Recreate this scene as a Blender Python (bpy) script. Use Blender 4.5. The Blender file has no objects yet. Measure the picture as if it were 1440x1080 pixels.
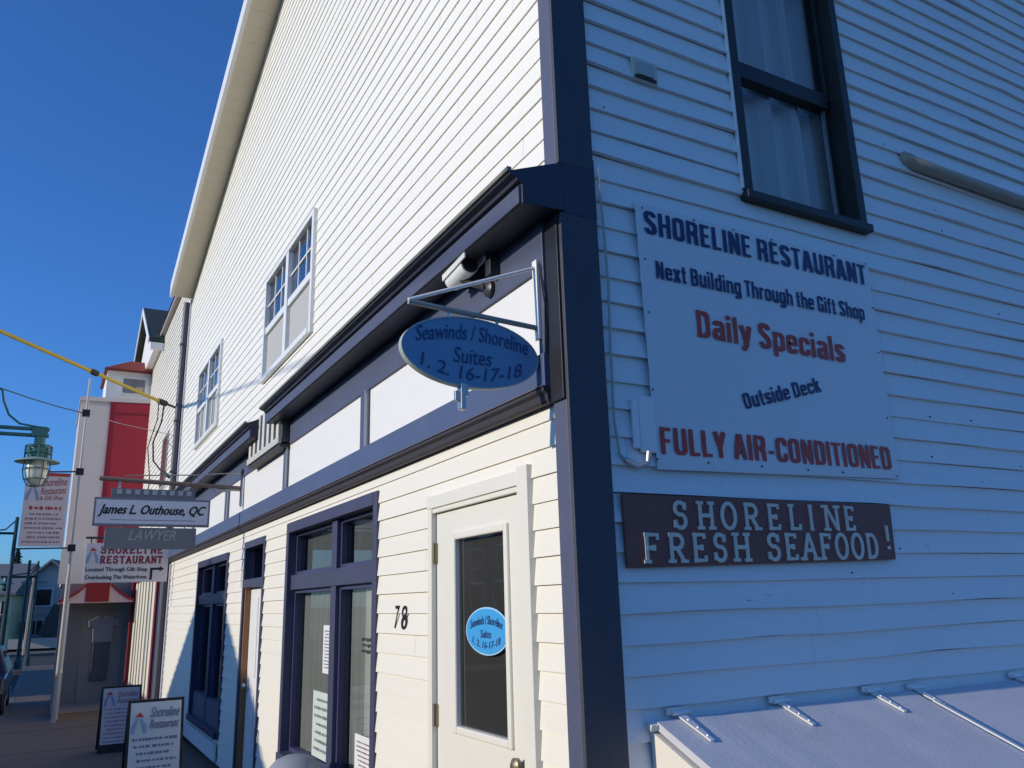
import bpy, bmesh, math, random
from mathutils import Vector, Matrix
rnd = random.Random(7)
C = bpy.context.scene.collection
SC = bpy.context.scene
R = math.radians

# ---------------------------------------------------------------- camera, sky, sun, exposure
cam_d = bpy.data.cameras.new('camera')
cam = bpy.data.objects.new('camera', cam_d)
C.objects.link(cam)
cam_d.sensor_width = 36.0
cam_d.lens = 36.0 * 1147.12 / 1440.0
cam_d.clip_start = 0.05
cam_d.clip_end = 2000
rx = Vector((0.87601985, -0.48146748, -0.02789773))
dn = Vector((0.09989934, 0.23774798, -0.96617598))
fw = Vector((0.47181494, 0.84360237, 0.25637024))
M = Matrix((rx, -dn, -fw)).transposed().to_4x4()
M.translation = Vector((-1.758, -2.674, 1.6))
cam.matrix_world = M
SC.camera = cam

SUN = Vector((-1.0, 0.02, 0.30)).normalized()          # towards the sun
world = bpy.data.worlds.new('World')
SC.world = world
world.use_nodes = True
wn = world.node_tree.nodes
wl = world.node_tree.links
bg = wn['Background']
sky = wn.new('ShaderNodeTexSky')
sky.sky_type = 'NISHITA'
sky.sun_disc = False
sky.sun_elevation = math.asin(SUN.z)
sky.sun_rotation = math.atan2(SUN.x, SUN.y)
sky.altitude = 0
sky.air_density = 1.0
sky.dust_density = 0.7
sky.ozone_density = 4.0
tint = wn.new('ShaderNodeMix')
tint.data_type = 'RGBA'
tint.blend_type = 'MULTIPLY'
tint.inputs['Factor'].default_value = 1.0
tint.inputs['B'].default_value = (0.60, 1.12, 1.84, 1)
wl.new(sky.outputs[0], tint.inputs['A'])
wl.new(tint.outputs['Result'], bg.inputs[0])
bg.inputs[1].default_value = 0.105

sd = bpy.data.lights.new('sun', 'SUN')
sd.energy = 3.35
sd.angle = R(0.5)
sd.color = (1.0, 0.90, 0.73)
so = bpy.data.objects.new('sun', sd)
C.objects.link(so)
so.rotation_euler = SUN.to_track_quat('Z', 'Y').to_euler()
so.location = (-20, 6, 12)
SC.view_settings.view_transform = 'Standard'
SC.view_settings.look = 'None'
SC.view_settings.exposure = 0.0
SC.view_settings.gamma = 1.0

# ---------------------------------------------------------------- materials
MATS = {}


def paint(name, col, rough=0.55, var=0.10, scale=6.0, bump=0.0, stain=0.0, stain_col=(0.12, 0.09, 0.06),
          stain_scale=3.0, metal=0.0, spec=0.4, stretch=(1, 1, 1), fine=60.0, chips=0.0):
    if name in MATS:
        return MATS[name]
    m = bpy.data.materials.new(name)
    m.use_nodes = True
    nt = m.node_tree
    n = nt.nodes
    l = nt.links
    b = n['Principled BSDF']
    b.inputs['Roughness'].default_value = rough
    b.inputs['Metallic'].default_value = metal
    b.inputs['Specular IOR Level'].default_value = spec
    tc = n.new('ShaderNodeTexCoord')
    mp = n.new('ShaderNodeMapping')
    mp.inputs['Scale'].default_value = stretch
    l.new(tc.outputs['Object'], mp.inputs['Vector'])
    nz = n.new('ShaderNodeTexNoise')
    nz.inputs['Scale'].default_value = scale
    nz.inputs['Detail'].default_value = 6
    nz.inputs['Roughness'].default_value = 0.65
    l.new(mp.outputs[0], nz.inputs['Vector'])
    mx = n.new('ShaderNodeMix')
    mx.data_type = 'RGBA'
    mx.inputs['A'].default_value = (*[c * (1 - var) for c in col], 1)
    mx.inputs['B'].default_value = (*[min(1, c * (1 + var)) for c in col], 1)
    l.new(nz.outputs['Fac'], mx.inputs['Factor'])
    out = mx.outputs['Result']

    def overlay(out, sc, lo, hi, c2, amount):
        z = n.new('ShaderNodeTexNoise')
        z.inputs['Scale'].default_value = sc
        z.inputs['Detail'].default_value = 8
        z.inputs['Roughness'].default_value = 0.7
        l.new(mp.outputs[0], z.inputs['Vector'])
        rp = n.new('ShaderNodeMapRange')
        rp.inputs['From Min'].default_value = lo
        rp.inputs['From Max'].default_value = hi
        rp.inputs['To Max'].default_value = amount
        l.new(z.outputs['Fac'], rp.inputs['Value'])
        x = n.new('ShaderNodeMix')
        x.data_type = 'RGBA'
        l.new(rp.outputs[0], x.inputs['Factor'])
        l.new(out, x.inputs['A'])
        x.inputs['B'].default_value = (*c2, 1)
        return x.outputs['Result']
    if stain > 0:
        out = overlay(out, stain_scale, 0.52, 0.85, stain_col, stain)
    if chips > 0:
        out = overlay(out, 16.0, 0.665, 0.71, (0.16, 0.10, 0.07), chips)
    l.new(out, b.inputs['Base Color'])
    if bump > 0:
        f = n.new('ShaderNodeTexNoise')
        f.inputs['Scale'].default_value = fine
        f.inputs['Detail'].default_value = 4
        l.new(mp.outputs[0], f.inputs['Vector'])
        bp = n.new('ShaderNodeBump')
        bp.inputs['Strength'].default_value = bump
        bp.inputs['Distance'].default_value = 0.01
        l.new(f.outputs['Fac'], bp.inputs['Height'])
        l.new(bp.outputs[0], b.inputs['Normal'])
    MATS[name] = m
    return m


def glass(name, tint=(0.85, 0.88, 0.9), ior=1.5, boost=0.0, wave=0.0):
    if name in MATS:
        return MATS[name]
    m = bpy.data.materials.new(name)
    m.use_nodes = True
    nt = m.node_tree
    n = nt.nodes
    l = nt.links
    n.remove(n['Principled BSDF'])
    o = n['Material Output']
    tr = n.new('ShaderNodeBsdfTransparent')
    tr.inputs[0].default_value = (*tint, 1)
    gl = n.new('ShaderNodeBsdfGlossy')
    gl.inputs['Roughness'].default_value = 0.02
    fr = n.new('ShaderNodeFresnel')
    fr.inputs[0].default_value = ior
    ad = n.new('ShaderNodeMath')
    ad.operation = 'ADD'
    ad.use_clamp = True
    ad.inputs[1].default_value = boost
    l.new(fr.outputs[0], ad.inputs[0])
    mx = n.new('ShaderNodeMixShader')
    l.new(ad.outputs[0], mx.inputs[0])
    l.new(tr.outputs[0], mx.inputs[1])
    l.new(gl.outputs[0], mx.inputs[2])
    l.new(mx.outputs[0], o.inputs[0])
    if wave:
        nz = n.new('ShaderNodeTexNoise')
        nz.inputs['Scale'].default_value = 1.6
        tc = n.new('ShaderNodeTexCoord')
        l.new(tc.outputs['Object'], nz.inputs['Vector'])
        bp = n.new('ShaderNodeBump')
        bp.inputs['Strength'].default_value = wave
        bp.inputs['Distance'].default_value = 0.05
        l.new(nz.outputs['Fac'], bp.inputs['Height'])
        l.new(bp.outputs[0], gl.inputs['Normal'])
    MATS[name] = m
    return m


WHITE = paint('white_clapboard_paint', (0.81, 0.77, 0.67), 0.5, 0.03, 1.3, 0.10, 0.20, (0.52, 0.46, 0.37), 1.5, stretch=(1, 0.35, 2))
VINYL = paint('white_vinyl_siding', (0.85, 0.815, 0.74), 0.45, 0.035, 0.8, 0.05, 0.22, (0.55, 0.51, 0.44), 0.8, stretch=(1, 0.3, 1.6))
OLDWHITE = paint('old_white_clapboard_paint', (0.76, 0.77, 0.77), 0.6, 0.05, 2.0, 0.2, 0.22, (0.42, 0.40, 0.38), 1.7, stretch=(0.4, 1, 2.4), chips=0.7)
CREAM = paint('cream_door_paint', (0.76, 0.73, 0.64), 0.4, 0.025, 2.0, 0.03, 0.06, (0.5, 0.45, 0.36), 3)
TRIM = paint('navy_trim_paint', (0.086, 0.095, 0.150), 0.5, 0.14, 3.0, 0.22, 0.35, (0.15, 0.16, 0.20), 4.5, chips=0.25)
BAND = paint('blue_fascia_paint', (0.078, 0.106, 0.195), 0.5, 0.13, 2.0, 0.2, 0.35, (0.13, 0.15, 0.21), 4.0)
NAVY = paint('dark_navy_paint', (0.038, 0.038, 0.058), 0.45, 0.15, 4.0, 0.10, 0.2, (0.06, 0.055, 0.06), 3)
BROWNBLK = paint('dark_brown_molding', (0.048, 0.042, 0.046), 0.55, 0.2, 5.0, 0.1)
PANEL = paint('white_panel_paint', (0.80, 0.78, 0.74), 0.45, 0.03, 1.0, 0.05, 0.16, (0.5, 0.45, 0.38), 2.2, stretch=(1, 0.6, 2.5))
WPAINT = paint('white_trim_paint', (0.80, 0.79, 0.76), 0.4, 0.03, 3.0, 0.03)
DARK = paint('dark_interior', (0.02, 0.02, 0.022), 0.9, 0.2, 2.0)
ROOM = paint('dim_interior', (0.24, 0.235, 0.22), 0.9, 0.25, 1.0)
CURT = paint('pale_curtain_fabric', (0.62, 0.63, 0.64), 0.85, 0.06, 8.0)
CURTG = paint('grey_blind_fabric', (0.28, 0.28, 0.27), 0.85, 0.08, 3.0)
SCREEN = paint('window_screen', (0.44, 0.43, 0.41), 0.7, 0.05, 2.0)
STEEL = paint('galvanised_steel', (0.42, 0.42, 0.42), 0.35, 0.12, 8.0, 0.05, metal=0.7)
DKSTEEL = paint('dark_steel', (0.06, 0.06, 0.065), 0.4, 0.2, 8.0, 0.05, metal=0.4)
ALUM = paint('white_aluminium', (0.78, 0.78, 0.76), 0.35, 0.03, 4.0)
SOFFIT = paint('vinyl_soffit', (0.62, 0.55, 0.42), 0.5, 0.06, 2.0, 0.03)
ASPHALT = paint('asphalt', (0.040, 0.038, 0.036), 0.9, 0.25, 3.0, 0.4, fine=120)
CONC = paint('sidewalk_concrete', (0.150, 0.107, 0.078), 0.85, 0.15, 2.0, 0.25, 0.4, (0.10, 0.085, 0.075), 1.0, fine=90)
KERB = paint('kerb_concrete', (0.13, 0.12, 0.11), 0.85, 0.12, 5.0, 0.2)
EARTH = paint('ground_soil', (0.10, 0.10, 0.07), 0.95, 0.3, 0.3, 0.3)
WOOD = paint('stained_wood', (0.28, 0.135, 0.055), 0.5, 0.25, 6.0, 0.1, stretch=(4, 4, 0.5))
SIGNW = paint('white_sign_board', (0.74, 0.74, 0.74), 0.4, 0.03, 2.0)
BANNERW = paint('white_banner_vinyl', (0.68, 0.69, 0.70), 0.45, 0.03, 1.0, 0.0, 0.12, (0.5, 0.5, 0.5), 1.4)
NAVYTXT = paint('navy_lettering', (0.016, 0.028, 0.11), 0.5, 0.1, 10)
REDTXT = paint('red_lettering', (0.48, 0.05, 0.032), 0.5, 0.25, 14)
BLKTXT = paint('black_lettering', (0.012, 0.012, 0.016), 0.5, 0.1, 10)
SIGNBR = paint('dark_brown_sign_board', (0.20, 0.075, 0.062), 0.6, 0.25, 4.0, 0.25, 0.3, (0.03, 0.018, 0.02), 2.5, stretch=(0.6, 1, 3))
LETW = paint('weathered_white_letters', (0.66, 0.60, 0.50), 0.6, 0.14, 12.0, 0.15, 0.35, (0.36, 0.34, 0.30), 9)
OVALB = paint('blue_sign_face', (0.15, 0.29, 0.45), 0.4, 0.06, 3.0)
OVALT = paint('dark_blue_lettering', (0.03, 0.075, 0.20), 0.5, 0.1, 10)
DECALB = paint('bright_blue_decal', (0.06, 0.34, 0.68), 0.4, 0.08, 6.0)
DECALR = paint('pale_blue_rim', (0.36, 0.62, 0.80), 0.4, 0.05, 6.0)
YELLOW = paint('yellow_cable_guard', (0.56, 0.40, 0.045), 0.5, 0.12, 6.0)
BLACKP = paint('black_rubber', (0.012, 0.012, 0.014), 0.55, 0.1, 10)
TEALD = paint('dark_teal_paint', (0.018, 0.05, 0.055), 0.5, 0.15, 6.0)
TEAL = paint('teal_lamp_paint', (0.05, 0.16, 0.15), 0.4, 0.15, 6.0)
RED = paint('red_panel_paint', (0.34, 0.020, 0.03), 0.5, 0.06, 2.0)
REDR = paint('red_roof_shingle', (0.24, 0.045, 0.035), 0.8, 0.2, 9.0, 0.3)
STUCCO = paint('pale_stucco', (0.56, 0.50, 0.47), 0.7, 0.05, 1.5, 0.08)
DKROOF = paint('dark_green_shingle', (0.035, 0.055, 0.05), 0.85, 0.25, 8.0, 0.3)
GREYSH = paint('grey_shingle', (0.15, 0.16, 0.17), 0.85, 0.2, 3.0, 0.3)
GREYW = paint('grey_house_cladding', (0.40, 0.39, 0.36), 0.8, 0.1, 3.0, 0.15)
YELLW = paint('yellow_house_cladding', (0.70, 0.60, 0.33), 0.7, 0.07, 3.0, 0.1)
PINKB = paint('pink_white_banner', (0.72, 0.60, 0.60), 0.6, 0.05, 4.0)
BOARDB = paint('pale_blue_board', (0.50, 0.57, 0.60), 0.5, 0.05, 4.0)
BULK = paint('grey_bulkhead_paint', (0.54, 0.545, 0.58), 0.55, 0.14, 2.2, 0.15, 0.55, (0.30, 0.29, 0.31), 1.6, chips=0.35)
LENSW = paint('frosted_lamp_glass', (0.75, 0.72, 0.62), 0.25, 0.05, 5.0)
GREYSIGN = paint('grey_sign_board', (0.20, 0.21, 0.22), 0.5, 0.1, 3.0)
LEAF = paint('dark_conifer_leaves', (0.035, 0.06, 0.035), 0.8, 0.35, 2.0)
BARK = paint('tree_bark', (0.09, 0.065, 0.045), 0.9, 0.2, 8.0, 0.3)
UPOLE = paint('weathered_pole_wood', (0.24, 0.21, 0.18), 0.85, 0.15, 4.0, 0.2, stretch=(4, 4, 0.4))
CARP = paint('dark_car_paint', (0.015, 0.017, 0.025), 0.2, 0.05, 3.0, spec=0.6)
RUBBER = paint('tyre_rubber', (0.02, 0.02, 0.02), 0.8, 0.1, 6.0)
GREYPL = paint('grey_plastic', (0.30, 0.32, 0.36), 0.5, 0.08, 4.0)
BRICK = paint('opposite_shop_cladding', (0.42, 0.36, 0.30), 0.8, 0.12, 2.0, 0.15)
PAPERG = paint('pale_green_paper', (0.55, 0.62, 0.56), 0.7, 0.08, 5.0)
PAPERW = paint('white_paper', (0.72, 0.71, 0.70), 0.7, 0.06, 5.0)
GLASS = glass('shop_glass', (0.80, 0.84, 0.85), 1.5, 0.04, 0.03)
GLASSB = glass('upper_window_glass', (0.75, 0.80, 0.85), 1.6, 0.35, 0.02)
GLASSD = glass('dark_door_glass', (0.66, 0.67, 0.68), 1.5, 0.05, 0.03)
GLASSS = glass('old_window_glass', (0.88, 0.90, 0.90), 1.45, 0.02, 0.06)


# ---------------------------------------------------------------- mesh helpers
class MB:
    def __init__(s):
        s.v = []
        s.f = []

    def add(s, vs, fs):
        o = len(s.v)
        s.v += [tuple(p) for p in vs]
        s.f += [tuple(i + o for i in f) for f in fs]
        return s

    def box(s, x0, x1, y0, y1, z0, z1):
        v = [(x0, y0, z0), (x1, y0, z0), (x1, y1, z0), (x0, y1, z0), (x0, y0, z1), (x1, y0, z1), (x1, y1, z1), (x0, y1, z1)]
        return s.add(v, [(0, 3, 2, 1), (4, 5, 6, 7), (0, 1, 5, 4), (1, 2, 6, 5), (2, 3, 7, 6), (3, 0, 4, 7)])

    def prism(s, poly, axis, a, b):
        """poly in the other two axes (order x,y,z without axis), extruded from a to b"""
        def mk(p, t):
            q = list(p)
            q.insert(axis, t)
            return tuple(q)
        n = len(poly)
        vs = [mk(p, a) for p in poly] + [mk(p, b) for p in poly]
        fs = [tuple(range(n - 1, -1, -1)), tuple(range(n, 2 * n))]
        for i in range(n):
            j = (i + 1) % n
            fs.append((i, j, n + j, n + i))
        return s.add(vs, fs)

    def tube(s, pts, r, n=8, cap=True):
        pts = [Vector(p) for p in pts]
        rs = r if isinstance(r, (list, tuple)) else [r] * len(pts)
        rings = []
        prev = None
        for i, p in enumerate(pts):
            if i == 0:
                t = pts[1] - p
            elif i == len(pts) - 1:
                t = p - pts[-2]
            else:
                t = (pts[i + 1] - p).normalized() + (p - pts[i - 1]).normalized()
            t.normalize()
            if prev is None:
                u = t.orthogonal().normalized()
            else:
                u = (prev - t * prev.dot(t)).normalized()
            prev = u
            w = t.cross(u)
            rings.append([p + (u * math.cos(2 * math.pi * k / n) + w * math.sin(2 * math.pi * k / n)) * rs[i] for k in range(n)])
        o = len(s.v)
        for rg in rings:
            s.v += [tuple(q) for q in rg]
        for i in range(len(rings) - 1):
            for k in range(n):
                a = o + i * n + k
                b = o + i * n + (k + 1) % n
                s.f.append((a, b, b + n, a + n))
        if cap:
            s.f.append(tuple(o + k for k in range(n - 1, -1, -1)))
            e = o + (len(rings) - 1) * n
            s.f.append(tuple(e + k for k in range(n)))
        return s

    def lathe(s, prof, c, n=20, axis=2):
        """prof: list of (r, h) along axis from centre c"""
        o = len(s.v)
        for r, h in prof:
            for k in range(n):
                a = 2 * math.pi * k / n
                p = [r * math.cos(a), r * math.sin(a)]
                p.insert(axis, h)
                s.v.append((c[0] + p[0], c[1] + p[1], c[2] + p[2]))
        for i in range(len(prof) - 1):
            for k in range(n):
                a = o + i * n + k
                b = o + i * n + (k + 1) % n
                s.f.append((a, b, b + n, a + n))
        s.f.append(tuple(o + k for k in range(n - 1, -1, -1)))
        e = o + (len(prof) - 1) * n
        s.f.append(tuple(e + k for k in range(n)))
        return s

    def build(s, name, mat, parent=None, smooth=False, bevel=0.0, fix=True):
        off = OFF.get(parent.name, Vector()) if parent else Vector()
        me = bpy.data.meshes.new(name)
        me.from_pydata([tuple(Vector(p) - off) for p in s.v], [], s.f)
        if fix:
            bm = bmesh.new()
            bm.from_mesh(me)
            bmesh.ops.recalc_face_normals(bm, faces=bm.faces)
            bm.to_mesh(me)
            bm.free()
        me.materials.append(mat)
        if smooth:
            for p in me.polygons:
                p.use_smooth = True
            me.set_sharp_from_angle(angle=R(40))
        o = bpy.data.objects.new(name, me)
        C.objects.link(o)
        if parent:
            o.parent = parent
            OFF[o.name] = off
        else:
            OFF[o.name] = Vector()
        if bevel:
            b = o.modifiers.new('bevel', 'BEVEL')
            b.width = bevel
            b.segments = 2
            b.limit_method = 'ANGLE'
            b.angle_limit = R(40)
        return o


OFF = {}


def thing(name, label, cat, loc=(0, 0, 0), group=None, rotz=0.0, local=False):
    o = bpy.data.objects.new(name, None)
    o.empty_display_size = 0.2
    C.objects.link(o)
    o.location = loc
    o.rotation_euler = (0, 0, rotz)
    tag(o, label, cat, group)
    OFF[o.name] = Vector() if local else Vector(loc)
    return o


def tag(o, label, cat, group=None):
    o['label'] = label
    o['category'] = cat
    if group:
        o['group'] = group
    return o


def struct(o, kind='structure'):
    o['kind'] = kind
    return o


def text_mb(s, org, ud, vd, u0, u1, v0, v1, bold=0.0, depth=0.003, shear=0.0, arch=0.0, rot=0.0, spacing=1.0):
    """lettering filled into the box u0..u1 x v0..v1 of the plane org + u*ud + v*vd"""
    cu = bpy.data.curves.new('t', 'FONT')
    cu.body = s
    cu.size = 1.0
    cu.shear = shear
    cu.space_character = spacing
    cu.extrude = 0.5
    cu.resolution_u = 3
    to = bpy.data.objects.new('t', cu)
    C.objects.link(to)
    bpy.context.view_layer.update()
    dg = bpy.context.evaluated_depsgraph_get()
    me = bpy.data.meshes.new_from_object(to.evaluated_get(dg))
    vs = [v.co.copy() for v in me.vertices]
    fs = [tuple(p.vertices) for p in me.polygons]
    bpy.data.objects.remove(to)
    bpy.data.curves.remove(cu)
    bpy.data.meshes.remove(me)
    xs = [v.x for v in vs]
    ys = [v.y for v in vs]
    ax, bx, ay, by = min(xs), max(xs), min(ys), max(ys)
    ud = Vector(ud)
    vd = Vector(vd)
    nd = ud.cross(vd).normalized()
    org = Vector(org)
    cu_, cv_ = (u0 + u1) / 2, (v0 + v1) / 2
    m = MB()
    # heavier weights: the same outline laid down a few times side by side, each a hair further out
    spread = bold * (u1 - u0) / (bx - ax)
    bv = bold * (v1 - v0) / (by - ay)
    offs = [(0, 0)] if bold <= 0 else [(-spread, 0), (spread, 0), (0, bv * 0.6), (0, -bv * 0.6)]
    for lay, (ou, ov_) in enumerate(offs):
        out = []
        for v in vs:
            a = (v.x - ax) / (bx - ax)
            u = u0 + spread + (u1 - u0 - 2 * spread) * a + ou
            w = v0 + (v1 - v0) * (v.y - ay) / (by - ay) + ov_
            w += arch * (1 - (2 * a - 1) ** 2)
            if rot:
                du, dv = u - cu_, w - cv_
                u = cu_ + du * math.cos(rot) - dv * math.sin(rot)
                w = cv_ + du * math.sin(rot) + dv * math.cos(rot)
            out.append(org + ud * u + vd * w + nd * ((v.z + 0.5) * depth + lay * 0.0003))
        m.add(out, fs)
    return m


# slab-serif capitals drawn as strokes, for the carved wooden letters
def arc(cx, cy, rx_, ry_, a0, a1, n=14):
    return [(cx + rx_ * math.cos(R(a0 + (a1 - a0) * i / n)), cy + ry_ * math.sin(R(a0 + (a1 - a0) * i / n))) for i in range(n + 1)]


SLAB = {
    'H': [[(0.15, 0), (0.15, 1)], [(0.65, 0), (0.65, 1)], [(0.15, 0.5), (0.65, 0.5)], 's0.15,0', 's0.15,1', 's0.65,0', 's0.65,1'],
    'E': [[(0.15, 0), (0.15, 1)], [(0.05, 0.94), (0.6, 0.94), (0.6, 0.80)], [(0.05, 0.06), (0.62, 0.06), (0.62, 0.22)], [(0.15, 0.5), (0.45, 0.5)], [(0.45, 0.40), (0.45, 0.6)]],
    'F': [[(0.15, 0), (0.15, 1)], [(0.05, 0.94), (0.62, 0.94), (0.62, 0.78)], [(0.15, 0.5), (0.45, 0.5)], [(0.45, 0.40), (0.45, 0.6)], 's0.15,0'],
    'L': [[(0.15, 0), (0.15, 1)], [(0.05, 0.06), (0.6, 0.06), (0.6, 0.24)], 's0.15,1'],
    'I': [[(0.25, 0), (0.25, 1)], 's0.25,0', 's0.25,1'],
    'N': [[(0.15, 0), (0.15, 1)], [(0.15, 0.96), (0.65, 0.04)], [(0.65, 0), (0.65, 1)], 's0.15,0', 's0.1,1', 's0.65,1'],
    'O': [arc(0.4, 0.5, 0.30, 0.46, 0, 360, 28)],
    'R': [[(0.15, 0), (0.15, 1)], [(0.05, 0.94), (0.35, 0.94)] + arc(0.38, 0.71, 0.22, 0.23, 90, -90) + [(0.15, 0.48)], [(0.36, 0.48), (0.62, 0.04)], 's0.15,0', 's0.64,0'],
    'S': [arc(0.36, 0.73, 0.24, 0.22, 20, 260) + arc(0.36, 0.28, 0.26, 0.24, 80, -160), [(0.60, 0.68), (0.60, 0.95)], [(0.10, 0.05), (0.10, 0.32)]],
    'A': [[(0.12, 0), (0.40, 1)], [(0.40, 1), (0.68, 0)], [(0.22, 0.36), (0.58, 0.36)], 's0.10,0', 's0.70,0'],
    'D': [[(0.15, 0), (0.15, 1)], [(0.05, 0.94), (0.32, 0.94)] + arc(0.34, 0.5, 0.32, 0.44, 90, -90) + [(0.05, 0.06)]],
    'T': [[(0.38, 0), (0.38, 0.98)], [(0.08, 0.78), (0.08, 0.94), (0.68, 0.94), (0.68, 0.78)], 's0.38,0'],
    'U': [[(0.15, 1), (0.15, 0.30)] + arc(0.40, 0.30, 0.25, 0.25, 180, 360) + [(0.65, 1)], 's0.15,1', 's0.65,1'],
    '!': [[(0.25, 0.34), (0.25, 1)], [(0.25, 0.0), (0.25, 0.14)]],
}


def slab_letter(mb, ch, u0, u1, v0, v1, y, depth, w=0.118):
    """one raised letter on a plane facing -Y; u is x, v is z"""
    sx = (u1 - u0) / 0.8
    sz = (v1 - v0)
    W = w * sz
    for k_, st in enumerate(SLAB[ch]):
        dk = depth + 0.0004 * (k_ % 6)
        if isinstance(st, str):
            a, b = st[1:].split(',')
            a = float(a)
            b = float(b)
            st = [(a - 0.15, 0.045 if b < 0.5 else 0.955), (a + 0.15, 0.045 if b < 0.5 else 0.955)]
            wd = W * 0.8
        else:
            wd = W
        P = [Vector((u0 + p[0] * sx, v0 + p[1] * sz)) for p in st]
        closed = (P[0] - P[-1]).length < 1e-4 and len(P) > 3
        L, Rr = [], []
        n = len(P)
        for i in range(n):
            if closed:
                t = (P[(i + 1) % (n - 1)] - P[(i - 1) % (n - 1)])
            elif i == 0:
                t = P[1] - P[0]
            elif i == n - 1:
                t = P[-1] - P[-2]
            else:
                t = (P[i + 1] - P[i]).normalized() + (P[i] - P[i - 1]).normalized()
            t.normalize()
            k = Vector((-t.y, t.x)) * wd * 0.62
            L.append(P[i] + k)
            Rr.append(P[i] - k)
        vs = []
        for i in range(n):
            for q, yy in ((L[i], y), (Rr[i], y), (Rr[i], y - dk), (L[i], y - dk)):
                vs.append((q.x, yy, q.y))
        fs = []
        for i in range(n - 1):
            o = i * 4
            for k in range(4):
                fs.append((o + k, o + (k + 1) % 4, o + 4 + (k + 1) % 4, o + 4 + k))
        fs.append((0, 1, 2, 3))
        e = (n - 1) * 4
        fs.append((e + 3, e + 2, e + 1, e))
        mb.add(vs, fs)


def rr(x0, x1, y0, y1, r, a0=0, n=5):
    """closed rounded rectangle centreline"""
    P = []
    for cx, cy, s0 in ((x1 - r, y1 - r, 0), (x0 + r, y1 - r, 90), (x0 + r, y0 + r, 180), (x1 - r, y0 + r, 270)):
        P += arc(cx, cy, r, r, s0, s0 + 90, n)
    return P + [P[0]]


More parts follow.
